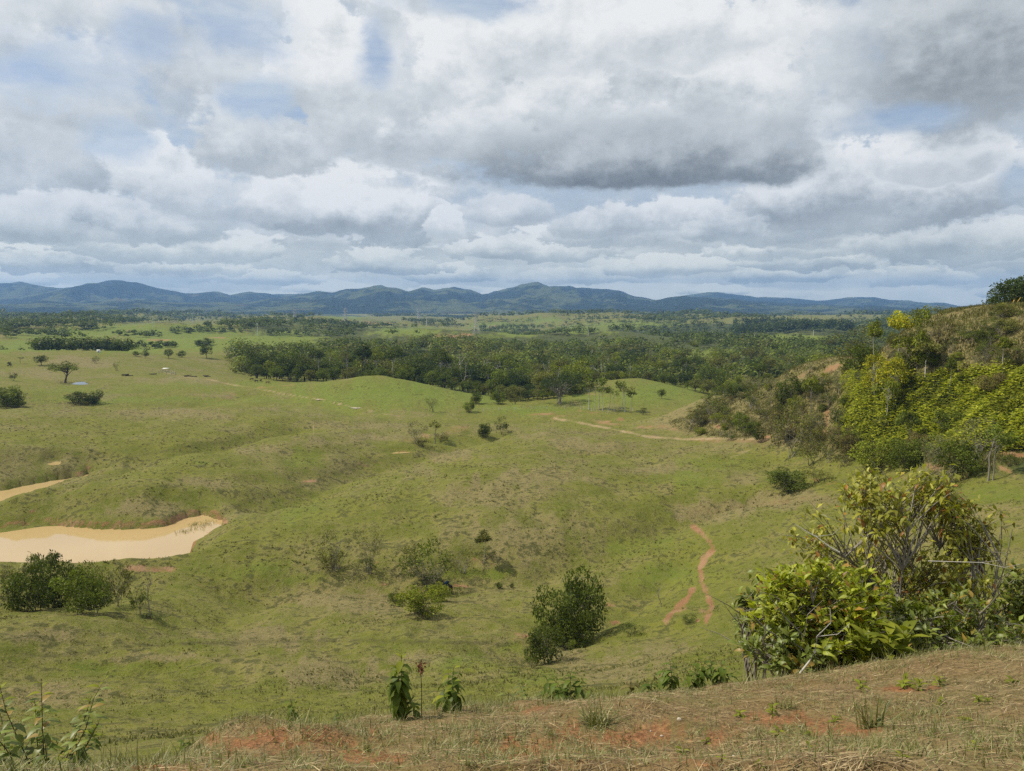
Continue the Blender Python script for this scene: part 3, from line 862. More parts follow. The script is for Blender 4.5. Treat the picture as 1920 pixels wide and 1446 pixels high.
finish(N, principled(N, c, 0.95, 0.05, bmp.outputs[0]))


def ridge(name, prof, dist, depth_f, depth_b, base_py, seed, label, rough=1.0):
    """a range whose skyline passes through the given photograph points at the given distance"""
    prof = np.array(prof, float)
    pa, pe = pix_az_el(prof[:, 0], prof[:, 1])
    na, nd = 420, 46
    a = np.linspace(pa.min() - 0.1, pa.max() + 0.1, na)
    el = np.interp(a, pa, pe)
    crest = np.tan(np.radians(el)) * dist
    t = np.concatenate([np.linspace(-1, 0, 34), np.linspace(0, 1, nd - 33)[1:]])
    Aa, T = np.meshgrid(np.radians(a), t, indexing='ij')
    Dd = dist + np.where(T < 0, T * depth_f, T * depth_b)
    x, y = Dd * np.sin(Aa), Dd * np.cos(Aa)
    base = -75.0
    hh = crest[:, None] - base
    fall = np.where(T < 0, 1 - np.abs(T) ** 1.15, 1 - np.abs(T) ** 1.4)
    s = dist / 9000.0
    rn = 1 - np.abs(2 * fbm(x / (900 * s), y / (1500 * s), 5, seed, 0.52) - 1)
    rn2 = 1 - np.abs(2 * fbm(x / (300 * s), y / (420 * s), 3, seed + 7, 0.5) - 1)
    gul = (rn - 0.75) * 1.25 + (rn2 - 0.75) * 0.4
    win = np.sin(np.pi * np.clip((T + 1) / 1.06, 0, 1)) ** 0.8 * (T < 0.04)
    z = base + hh * (fall + gul * win * rough * 0.75)
    z = z + hh * 0.16 * (fbm(x / (230 * s), y / (230 * s), 4, seed + 3) - 0.5) * (1 - np.abs(T))
    sight = z / Dd
    cr = (crest / dist)[:, None]
    z = np.where((T < -0.02) & (sight > cr - 0.0012), (cr - 0.0012) * Dd, z)
    fade = np.minimum(1, np.minimum(Aa - Aa.min(), Aa.max() - Aa) / 0.012)
    z = base + (z - base) * sstep(0, 1, fade) if name == 'foothill' else z
    V = np.stack([x.ravel(), y.ravel(), z.ravel()], 1)
    k = len(t)
    i2, j2 = np.meshgrid(np.arange(na - 1), np.arange(k - 1), indexing='ij')
    qd = np.stack([i2 * k + j2, (i2 + 1) * k + j2, (i2 + 1) * k + j2 + 1, i2 * k + j2 + 1], -1).reshape(-1, 4)
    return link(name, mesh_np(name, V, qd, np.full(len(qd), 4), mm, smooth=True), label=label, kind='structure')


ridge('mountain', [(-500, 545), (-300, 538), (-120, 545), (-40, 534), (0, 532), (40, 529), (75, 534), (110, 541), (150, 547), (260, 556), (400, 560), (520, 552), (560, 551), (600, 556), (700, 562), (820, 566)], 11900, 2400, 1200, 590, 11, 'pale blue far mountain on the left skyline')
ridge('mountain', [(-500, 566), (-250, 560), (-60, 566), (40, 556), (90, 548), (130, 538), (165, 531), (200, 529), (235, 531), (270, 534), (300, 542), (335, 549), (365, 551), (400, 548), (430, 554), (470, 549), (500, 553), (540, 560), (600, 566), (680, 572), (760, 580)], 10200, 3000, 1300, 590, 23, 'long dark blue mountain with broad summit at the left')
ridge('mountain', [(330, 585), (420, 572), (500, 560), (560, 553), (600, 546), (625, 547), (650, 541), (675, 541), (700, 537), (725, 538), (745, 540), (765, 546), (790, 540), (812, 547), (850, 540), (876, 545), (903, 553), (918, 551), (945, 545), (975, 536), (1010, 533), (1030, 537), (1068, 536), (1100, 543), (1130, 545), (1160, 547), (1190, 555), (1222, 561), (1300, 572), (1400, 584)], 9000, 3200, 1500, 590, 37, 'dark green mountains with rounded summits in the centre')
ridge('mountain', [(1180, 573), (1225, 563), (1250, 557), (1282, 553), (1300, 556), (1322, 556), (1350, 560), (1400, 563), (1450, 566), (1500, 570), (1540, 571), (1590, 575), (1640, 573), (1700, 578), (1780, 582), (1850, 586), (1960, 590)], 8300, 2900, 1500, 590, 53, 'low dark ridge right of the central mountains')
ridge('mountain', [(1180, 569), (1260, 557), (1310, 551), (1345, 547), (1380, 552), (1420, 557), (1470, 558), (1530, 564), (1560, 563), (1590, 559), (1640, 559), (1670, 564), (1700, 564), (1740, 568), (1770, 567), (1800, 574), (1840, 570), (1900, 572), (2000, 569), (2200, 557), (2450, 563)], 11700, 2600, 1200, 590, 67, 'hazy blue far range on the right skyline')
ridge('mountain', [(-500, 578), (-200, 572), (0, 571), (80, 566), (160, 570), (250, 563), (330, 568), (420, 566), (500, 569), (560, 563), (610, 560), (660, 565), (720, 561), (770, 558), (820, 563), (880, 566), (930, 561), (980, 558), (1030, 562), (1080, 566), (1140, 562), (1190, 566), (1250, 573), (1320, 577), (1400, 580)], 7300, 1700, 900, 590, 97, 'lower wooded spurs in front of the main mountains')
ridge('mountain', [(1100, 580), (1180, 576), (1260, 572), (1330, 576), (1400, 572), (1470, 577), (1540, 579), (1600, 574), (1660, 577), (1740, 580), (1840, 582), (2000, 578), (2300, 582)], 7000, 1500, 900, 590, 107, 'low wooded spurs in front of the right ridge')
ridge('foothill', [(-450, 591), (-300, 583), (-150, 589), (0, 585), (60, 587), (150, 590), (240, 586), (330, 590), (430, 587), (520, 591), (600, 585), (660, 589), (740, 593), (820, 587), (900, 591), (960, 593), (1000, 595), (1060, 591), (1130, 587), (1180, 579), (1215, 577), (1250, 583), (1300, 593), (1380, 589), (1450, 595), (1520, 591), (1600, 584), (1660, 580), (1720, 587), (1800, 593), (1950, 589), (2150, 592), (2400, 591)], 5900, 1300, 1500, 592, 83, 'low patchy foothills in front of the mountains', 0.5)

# ------------------------------------------------------------------ haze: one closed box of thin, even air
def haze_box():
    x0, x1, y0, y1, z0, z1 = -13500, 13500, -13500, 14200, -140, 470
    V = [(x, y, z) for z in (z0, z1) for y in (y0, y1) for x in (x0, x1)]
    Fc = [(0, 2, 3, 1), (4, 5, 7, 6), (0, 1, 5, 4), (2, 6, 7, 3), (0, 4, 6, 2), (1, 3, 7, 5)]
    m, N = new_mat("haze")
    pv = N.new('ShaderNodeVolumePrincipled')
    pv.inputs['Color'].default_value = (0.29, 0.54, 1.0, 1)
    pv.inputs['Density'].default_value = 7.4e-5
    pv.inputs['Anisotropy'].default_value = 0.15
    out = N.new('ShaderNodeOutputMaterial')
    N.l.new(pv.outputs[0], out.inputs['Volume'])
    link('haze', mesh_np('haze', V, np.array(Fc), [4] * 6, m), label='thin blue haze filling the valley air', kind='stuff')


haze_box()

# ------------------------------------------------------------------ foliage and bark materials
def foliage_mat(name, dark, mid, light, trans=0.3, gloss=0.10, tip=None, objvar=0.25):
    m, N = new_mat(name)
    geo = N.new('ShaderNodeNewGeometry')
    oi = N.new('ShaderNodeObjectInfo')
    r = N.m('FRACT', N.m('ADD', geo.outputs['Random Per Island'], oi.outputs['Random']))
    c = N.mix(N.smooth(r, 0.0, 0.55), dark, mid)
    c = N.mix(N.smooth(r, 0.5, 1.0), c, light)
    if tip:
        c = N.mix(N.smooth(r, 0.90, 0.93), c, tip)
    at_ = N.new('ShaderNodeAttribute', attribute_name='tint')
    v = N.m('MULTIPLY_ADD', at_.outputs['Fac'], 0.8, 0.6)
    v = N.m('MULTIPLY', v, N.m('MULTIPLY_ADD', oi.outputs['Random'], objvar * 2, 1 - objvar))
    c = N.mix(1.0, c, N.xyz(v, v, v), 'MULTIPLY')
    d = N.new('ShaderNodeBsdfDiffuse'); N.l.new(c, d.inputs[0])
    t = N.new('ShaderNodeBsdfTranslucent')
    N.l.new(N.mix(1.0, c, (1.15, 1.25, 0.55), 'MULTIPLY'), t.inputs[0])
    ms = N.new('ShaderNodeMixShader'); ms.inputs[0].default_value = trans
    N.l.new(d.outputs[0], ms.inputs[1]); N.l.new(t.outputs[0], ms.inputs[2])
    g = N.new('ShaderNodeBsdfGlossy'); g.inputs['Roughness'].default_value = 0.45
    g.inputs[0].default_value = (1, 1, 1, 1)
    fr = N.new('ShaderNodeLayerWeight'); fr.inputs[0].default_value = 0.35
    m2 = N.new('ShaderNodeMixShader')
    N.l.new(N.m('MULTIPLY_ADD', fr.outputs['Facing'], gloss * 0.16, gloss * 0.03), m2.inputs[0])
    N.l.new(ms.outputs[0], m2.inputs[1]); N.l.new(g.outputs[0], m2.inputs[2])
    finish(N, m2.outputs[0])
    return m


def bark_mat(name, a, b, scale=6.0):
    m, N = new_mat(name)
    tc = N.new('ShaderNodeTexCoord')
    mp = N.new('ShaderNodeMapping'); mp.inputs['Scale'].default_value = (1, 1, 0.25)
    N.l.new(tc.outputs['Object'], mp.inputs[0])
    n_ = N.noise(mp.outputs[0], scale, 5, 0.65)
    bmp = N.new('ShaderNodeBump'); bmp.inputs['Strength'].default_value = 0.5; bmp.inputs['Distance'].default_value = 0.03
    N.l.new(n_, bmp.inputs['Height'])
    finish(N, principled(N, N.mix(n_, a, b), 0.9, 0.15, bmp.outputs[0]))
    return m


FM = {
    'forest': foliage_mat('leaf_forest', (0.059, 0.076, 0.014), (0.082, 0.106, 0.019), (0.116, 0.138, 0.022)),
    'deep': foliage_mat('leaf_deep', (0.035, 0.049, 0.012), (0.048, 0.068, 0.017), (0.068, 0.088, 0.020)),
    'mid': foliage_mat('leaf_mid', (0.086, 0.108, 0.016), (0.120, 0.150, 0.022), (0.170, 0.195, 0.025)),
    'lime': foliage_mat('leaf_lime', (0.133, 0.153, 0.017), (0.185, 0.212, 0.024), (0.263, 0.276, 0.028)),
    'yellow': foliage_mat('leaf_yellow', (0.189, 0.215, 0.015), (0.378, 0.371, 0.021), (0.569, 0.483, 0.039)),
    'olive': foliage_mat('leaf_olive', (0.107, 0.109, 0.027), (0.148, 0.152, 0.038), (0.210, 0.198, 0.044)),
    'grey': foliage_mat('leaf_grey', (0.137, 0.137, 0.061), (0.190, 0.190, 0.085), (0.270, 0.247, 0.098)),
    'brown': foliage_mat('leaf_brown', (0.119, 0.102, 0.037), (0.165, 0.142, 0.052), (0.234, 0.185, 0.060)),
    'flower': foliage_mat('leaf_flower', (0.072, 0.086, 0.014), (0.100, 0.120, 0.020), (0.142, 0.156, 0.023), tip=(0.75, 0.68, 0.12)),
    'broadleaf': foliage_mat('leaf_broad', (0.066, 0.095, 0.014), (0.092, 0.132, 0.020), (0.131, 0.172, 0.023), 0.28, 0.14),
    'glossy': foliage_mat('leaf_glossy', (0.216, 0.241, 0.019), (0.300, 0.335, 0.026), (0.426, 0.436, 0.030), 0.42, 0.35, tip=(0.30, 0.17, 0.03), objvar=0.3),
    'droop': foliage_mat('leaf_droop', (0.216, 0.216, 0.026), (0.300, 0.300, 0.036), (0.426, 0.390, 0.041), 0.34, 0.35, tip=(0.30, 0.14, 0.03), objvar=0.3),
    'lower': foliage_mat('leaf_lower', (0.108, 0.133, 0.017), (0.150, 0.185, 0.024), (0.213, 0.240, 0.028), 0.28, 0.5, tip=(0.30, 0.20, 0.03), objvar=0.35),
}
BM = {
    'dark': bark_mat('bark_dark', (0.045, 0.035, 0.024), (0.10, 0.08, 0.055)),
    'grey': bark_mat('bark_grey', (0.16, 0.14, 0.11), (0.32, 0.29, 0.24)),
    'pale': bark_mat('bark_pale', (0.34, 0.31, 0.26), (0.58, 0.55, 0.48)),
}


# ------------------------------------------------------------------ plant geometry
class Geo:
    def __init__(self):
        self.V, self.L, self.S, self.T, self.n = [], [], [], [], 0

    def add(self, V, faces, tint=None):
        V = np.asarray(V, float).reshape(-1, 3)
        faces = np.asarray(faces)
        self.V.append(V)
        self.L.append((faces + self.n).ravel())
        self.S.append(np.full(len(faces), faces.shape[1]))
        self.T.append(np.full(len(V), 0.5) if tint is None else np.asarray(tint, float))
        self.n += len(V)

    def mesh(self, name, mat, smooth=False):
        return mesh_np(name, np.concatenate(self.V), np.concatenate(self.L), np.concatenate(self.S), mat, {'tint': np.concatenate(self.T)}, smooth)

    def arrays(self):
        return np.concatenate(self.V), np.concatenate(self.L), np.concatenate(self.S), np.concatenate(self.T)


def unit(v):
    return v / np.maximum(np.linalg.norm(v, axis=-1, keepdims=True), 1e-9)


def tube(g, P, R, sides=5):
    P = np.asarray(P, float); R = np.asarray(R, float)
    k = len(P)
    T = unit(np.gradient(P, axis=0))
    ref = np.where(np.abs(T[:, 2:3]) > 0.9, np.array([[1.0, 0, 0]]), np.array([[0, 0, 1.0]]))
    U = unit(np.cross(T, ref)); Wv = np.cross(T, U)
    a = np.arange(sides) * 2 * math.pi / sides
    V = P[:, None, :] + R[:, None, None] * (np.cos(a)[None, :, None] * U[:, None, :] + np.sin(a)[None, :, None] * Wv[:, None, :])
    i, j = np.meshgrid(np.arange(k - 1), np.arange(sides), indexing='ij')
    f = np.stack([i * sides + j, i * sides + (j + 1) % sides, (i + 1) * sides + (j + 1) % sides, (i + 1) * sides + j], -1).reshape(-1, 4)
    g.add(V.reshape(-1, 3), f)


def leaf_quads(g, P, D, Nn, L, Wd, tint=None):
    D = unit(D); S = unit(np.cross(D, Nn))
    L = np.broadcast_to(np.asarray(L, float), (len(P),))[:, None]; Wd = np.broadcast_to(np.asarray(Wd, float), (len(P),))[:, None]
    V = np.stack([P, P + 0.45 * L * D + 0.5 * Wd * S, P + L * D, P + 0.45 * L * D - 0.5 * Wd * S], 1).reshape(-1, 3)
    g.add(V, np.arange(4 * len(P)).reshape(-1, 4), None if tint is None else np.repeat(tint, 4))


def leaf_fold(g, P, D, Nn, L, Wd, droop=0.25, tint=None):
    """five-point leaf with a keel and a bent tip"""
    D = unit(D); S = unit(np.cross(D, Nn)); U = np.cross(S, D)
    L = np.broadcast_to(np.asarray(L, float), (len(P),))[:, None]; Wd = np.broadcast_to(np.asarray(Wd, float), (len(P),))[:, None]
    mid = P + 0.48 * L * D
    V = np.stack([P, mid + 0.5 * Wd * S + 0.14 * Wd * U, mid - 0.06 * Wd * U, mid - 0.5 * Wd * S + 0.14 * Wd * U, P + L * D - droop * L * U * 0.6], 1).reshape(-1, 3)
    k = np.arange(len(P))[:, None] * 5
    f = np.concatenate([k + np.array([[0, 2, 1]]), k + np.array([[0, 3, 2]]), k + np.array([[1, 2, 4]]), k + np.array([[2, 3, 4]])], 0)
    g.add(V, f, None if tint is None else np.repeat(tint, 5))


def rand_dir(rng, k):
    v = rng.normal(size=(k, 3))
    return unit(v)


def crown_clumps(rng, n, rx, ry, rz, zc, shell=0.6, flat_bottom=0.35):
    d = rand_dir(rng, n)
    d[:, 2] = np.where(d[:, 2] < -flat_bottom, -flat_bottom * rng.random(n), d[:, 2])
    r = shell + (1 - shell) * rng.random(n) ** 0.5
    r *= 0.82 + 0.36 * rng.random(n)
    return d * r[:, None] * np.array([rx, ry, rz]) + np.array([0, 0, zc])


def grow(kind, seed, H, rx, rz, zc, n_clump, cr, n_leaf, ll, lw, tr, multi=1, lean=0.0, flat=0.7, droop=0.0, shell=0.6, twigs=0, limb_from=0.45, ry=None, gaps=0.0, style='quad', fb=0.35):
    """returns (wood mesh, leaf mesh) of one plant of height about H"""
    rng = np.random.default_rng(seed)
    ry = rx * rng.uniform(0.85, 1.1) if ry is None else ry
    C = crown_clumps(rng, n_clump, rx, ry, rz, zc, shell, fb)
    C[:, 0] += lean * C[:, 2]
    wood, leaf = Geo(), Geo()
    stems = []
    for s in range(multi):
        b = np.array([0, 0, 0.0]) if multi == 1 else np.array([rng.normal() * 0.16 * rx, rng.normal() * 0.16 * rx, 0])
        top = np.array([lean * zc + rng.normal() * 0.12 * rx, rng.normal() * 0.12 * rx, zc]) if multi == 1 else np.array([rng.normal() * 0.5 * rx + lean * zc, rng.normal() * 0.5 * ry, zc * rng.uniform(0.75, 1.1)])
        t = np.linspace(0, 1, 7)[:, None]
        wobble = np.cumsum(rng.normal(size=(7, 3)) * 0.022 * H, 0) * (t * (1 - 0.3 * t))
        wobble[:, 2] = 0
        P = b + (top - b) * t + wobble
        P[0, 2] -= 0.04 * H
        R = tr * (1 - 0.72 * t[:, 0]) * (1.0 if multi == 1 else 0.6)
        R[0] *= 1.35
        tube(wood, P, R, 6)
        stems.append((P, R))
    for c in C:
        P, R = stems[rng.integers(len(stems))]
        f = rng.uniform(limb_from, 0.98) * 6
        i = int(min(5, f))
        a = P[i] + (P[i + 1] - P[i]) * (f - i)
        mid = (a + c) / 2 + np.array([0, 0, 0.12 * np.linalg.norm(c - a)]) * rng.uniform(-0.3, 1.2)
        t = np.linspace(0, 1, 5)[:, None]
        Q = (1 - t) ** 2 * a + 2 * t * (1 - t) * mid + t ** 2 * c
        r0 = max(R[i] * 0.5, tr * 0.12)
        tube(wood, Q, r0 * (1 - 0.8 * t[:, 0]), 4)
    for k in range(twigs):
        c = C[rng.integers(len(C))]
        d = unit(rand_dir(rng, 1)[0] + np.array([0, 0, 0.7]))
        ln = cr * rng.uniform(1.0, 2.2)
        t = np.linspace(0, 1, 4)[:, None]
        tube(wood, c + d * ln * t + rng.normal(size=(4, 3)) * 0.04 * ln * t, tr * 0.10 * (1.1 - t[:, 0]), 3)
    per = max(1, int(n_leaf / len(C)))
    for c in C:
        if rng.random() < gaps:
            continue
        r = cr * rng.uniform(0.6, 1.3)
        k = max(3, int(per * (r / cr) ** 2 * rng.uniform(0.7, 1.3)))
        d = rand_dir(rng, k)
        rad = r * (0.35 + 0.65 * rng.random(k) ** 0.4)
        off = d * rad[:, None] * np.array([1, 1, flat])
        ax = unit(d + rng.normal(size=(k, 3)) * 0.55 + np.array([0, 0, -droop]))
        nn = unit(np.array([0, 0, 0.6]) + d * 0.9 + rng.normal(size=(k, 3)) * 0.32)
        sz = rng.uniform(0.65, 1.3, k)
        tint = np.full(k, rng.uniform(0.1, 0.95)) + rng.normal(size=k) * 0.08
        (leaf_fold if style == 'fold' else leaf_quads)(leaf, c + off, ax, nn, ll * sz, lw * sz, **({'tint': np.clip(tint, 0, 1)}))
    V = np.concatenate(leaf.V)
    return wood.mesh(kind + '_wood', BM['dark'], True), leaf.mesh(kind + '_leaves', FM['mid']), float(V[:, 2].max()), float(np.abs(V[:, 0]).max())


def bare_tree(kind, seed, H, tr, levels=4, spread=0.55, up=0.35):
    """leafless tree: trunk and a repeatedly forking crown"""
    rng = np.random.default_rng(seed)
    trunk, br = Geo(), Geo()
    def fork(p, d, ln, r, lev):
        t = np.linspace(0, 1, 4)[:, None]
        bend = rng.normal(size=3) * 0.12
        P = p + d * ln * t + bend * ln * t ** 2
        tube(trunk if lev == 0 else br, P, r * (1 - 0.4 * t[:, 0]), 6 if lev == 0 else 3)
        if lev >= levels:
            return
        for k in range(rng.integers(2, 4) + (1 if lev == 0 else 0)):
            s = rng.uniform(0.5, 1.0) if lev else rng.uniform(0.7, 1.0)
            i = min(3, max(1, int(s * 3.99)))
            nd = unit(d + rng.normal(size=3) * spread + np.array([0, 0, up]))
            fork(P[i], nd, ln * rng.uniform(0.5, 0.78), r * 0.5, lev + 1)
    fork(np.array([0, 0, -0.03 * H]), unit(np.array([rng.normal() * 0.08, rng.normal() * 0.08, 1])), H * 0.40, tr, 0)
    V = np.concatenate(br.V)
    return trunk.mesh(kind + '_trunk', BM['pale'], True), br.mesh(kind + '_branches', BM['pale'], True), float(V[:, 2].max()), float(np.abs(V[:, 0]).max())


KINDS = {}
def kind(name, *variants):
    KINDS[name] = list(variants)


kind('broad_tree', *[grow('broad_tree', 100 + i, 18, 7.2, 6.0, 10.6, 46, 2.2, 3000, 0.8, 0.55, 0.38, limb_from=0.3, fb=0.6) for i in range(4)])
kind('tall_tree', *[grow('tall_tree', 120 + i, 24, 4.6, 4.2, 18.5, 24, 1.8, 1700, 0.7, 0.48, 0.34, limb_from=0.6) for i in range(3)])
kind('thin_tree', *[grow('thin_tree', 140 + i, 20, 3.4, 3.0, 16, 14, 1.4, 700, 0.62, 0.42, 0.22, limb_from=0.65, gaps=0.15) for i in range(3)])
kind('round_tree', *[grow('round_tree', 160 + i, 10, 4.2, 3.8, 5.6, 28, 1.5, 1900, 0.55, 0.38, 0.24, limb_from=0.25, fb=0.7) for i in range(4)])
kind('umbrella_tree', *[grow('umbrella_tree', 180 + i, 11, 8.6, 2.6, 7.8, 46, 1.9, 4200, 0.42, 0.28, 0.55, flat=0.45, limb_from=0.3, fb=0.12) for i in range(2)])
kind('crest_tree', *[grow('crest_tree', 195 + i, 12, 7.5, 6.2, 5.4, 90, 2.2, 13000, 0.52, 0.36, 0.4, multi=3, limb_from=0.1, fb=0.9, shell=0.75) for i in range(2)])
kind('leaning_tree', grow('leaning_tree', 190, 9, 7.5, 2.3, 6.6, 34, 1.5, 3000, 0.38, 0.26, 0.5, flat=0.5, lean=0.12, limb_from=0.35, gaps=0.1, fb=0.2))
kind('dense_bush', *[grow('dense_bush', 200 + i, 5, 2.7, 2.2, 2.4, 34, 0.85, 4200, 0.26, 0.17, 0.10, multi=4, limb_from=0.15, fb=0.85) for i in range(5)])
kind('loose_bush', *[grow('loose_bush', 220 + i, 5, 2.6, 2.1, 2.7, 26, 0.7, 1900, 0.24, 0.14, 0.09, multi=5, limb_from=0.25, twigs=40, gaps=0.15, fb=0.7) for i in range(5)])
kind('twiggy_bush', *[grow('twiggy_bush', 240 + i, 5, 2.5, 2.0, 2.9, 24, 0.6, 900, 0.22, 0.12, 0.09, multi=6, limb_from=0.2, twigs=90, gaps=0.3, fb=0.6) for i in range(3)])
kind('sapling', *[grow('sapling', 260 + i, 6, 1.5, 1.1, 5.0, 11, 0.45, 420, 0.34, 0.2, 0.09, droop=0.7, limb_from=0.6, gaps=0.1) for i in range(4)])
kind('droopy_tree', *[grow('droopy_tree', 280 + i, 6, 1.9, 1.3, 4.7, 20, 0.55, 900, 0.5, 0.16, 0.10, droop=1.8, limb_from=0.5) for i in range(2)])
kind('pole_tree', *[grow('pole_tree', 300 + i, 12, 2.4, 2.2, 9.8, 18, 0.85, 900, 0.62, 0.34, 0.14, droop=0.5, limb_from=0.75, style='fold') for i in range(3)])
kind('leafy_tree', *[grow('leafy_tree', 320 + i, 10, 2.5, 4.0, 5.6, 30, 0.95, 2200, 0.46, 0.26, 0.16, droop=0.5, limb_from=0.2, fb=0.9, style='fold') for i in range(3)])
kind('bare_tree', *[bare_tree('bare_tree', 340 + i, 12, 0.22) for i in range(3)])
kind('bare_shrub', *[bare_tree('bare_shrub', 360 + i, 4, 0.05, 4, 0.7, 0.25) for i in range(2)])
PICK = random.Random(77)


def place(kd, x, y, z, h, name, label, category, leaf=None, bark=None, group=None, wide=None, rot=None, var=None, sink=0.0):
    """plant one individual: an empty at its foot, the wood and the leaves its parts"""
    vs = KINDS[kd]
    wmesh, lmesh, H0, W0 = vs[PICK.randrange(len(vs)) if var is None else var % len(vs)]
    e = link(name, None, label=label, category=category, group=group)
    e.empty_display_size = 0.5
    e.location = (x, y, z - sink)
    e.rotation_euler = (0, 0, PICK.uniform(0, 6.28) if rot is None else rot)
    s = h / H0
    sw = s if wide is None else wide / (2 * W0)
    bare = kd.startswith('bare')
    shrub = 'bush' in kd or 'shrub' in kd
    parts = (('trunk' if not shrub else 'stem', wmesh, BM[bark] if bark else None), (('branches' if bare else ('crown' if not shrub else 'foliage')), lmesh, (BM[bark] if bark else None) if bare else (FM[leaf] if leaf else None)))
    for nm, me, mt in parts:
        o = link(nm, me, e)
        o.scale = (sw, sw, s)
        if mt:
            o.material_slots[0].link = 'OBJECT'
            o.material_slots[0].material = mt
    return e


def plant(kd, px, py, hpx, name, label, category, leaf=None, bark=None, wpx=None, dmin=40, dmax=6000, **kw):
    x, y, z, d = spot(px, py, dmin, dmax)
    sl = math.sqrt(d * d + z * z)
    return place(kd, x, y, z, hpx * sl / F_PX, name, label, category, leaf, bark, wide=None if wpx is None else wpx * sl / F_PX, **kw)

def rel_label(head, px, py, refs):
    """say which one by where it stands from the nearest thing one can find"""
    nx, ny, nm = min(refs, key=lambda r: (r[0] - px) ** 2 + 2.2 * (r[1] - py) ** 2)
    dx, dy = px - nx, py - ny
    far_ = math.hypot(dx, dy * 1.5)
    if abs(dx) > 1.3 * abs(dy):
        w = 'right of' if dx > 0 else 'left of'
    else:
        w = 'below' if dy > 0 else 'above'
    if abs(dx) > 0.5 * abs(dy) and abs(dy) > 0.5 * abs(dx):
        w = ('lower ' if dy > 0 else 'upper ') + ('right of' if dx > 0 else 'left of')
    pre = 'just ' if far_ < 22 else ('close ' if far_ < 45 else ('' if far_ < 80 else 'far '))
    full = f'{head}, {pre}{w} the {nm}'
    return full if len(full.replace('-', ' ').split()) <= 16 else f'{head}, {w} the {nm}'.replace('small ', '').replace('big ', '')


HILL_REF = [(1638, 690, 'slender pale-stemmed hill tree'), (1720, 660, 'tallest bright hill tree'), (1757, 630, 'dull narrow hill tree'), (1602, 670, 'bushy hill-shoulder tree'), (1520, 760, 'spiky tree by the red gully'), (1484, 820, 'large dull hill-foot bush'), (1640, 860, 'broad hill-foot bush'), (1780, 725, 'thin pole-like tree'), (1880, 690, 'thin light tree upper right'), (1853, 870, 'white-stemmed tree'), (1412, 755, 'green lower-slope bush'), (1336, 775, 'lowest olive bush'), (1478, 740, 'dark left-slope bush'), (1798, 870, 'large dark bush'), (1660, 745, 'yellowish long-leaved trees')]
WOOD_REF = [(690, 655, 'yellow-blossomed tree'), (605, 660, 'pale-blossomed tree'), (740, 650, 'pale leafless tree'), (872, 660, 'tall dead trunk'), (826, 655, 'high white-trunked trees'), (1030, 690, 'bare grey tree'), (1050, 730, 'umbrella tree'), (935, 745, 'wood-corner bush'), (470, 690, 'left end of the wood'), (1135, 670, 'small bare tree'), (1241, 712, 'tiny bush on the rise'), (1290, 705, 'bush topping the green rise'), (1145, 750, 'pale-stemmed grove'), (1400, 690, 'hill shoulder'), (1500, 670, 'red slope of the hill'), (1340, 665, 'small far meadow'), (1480, 634, 'long far meadow')]

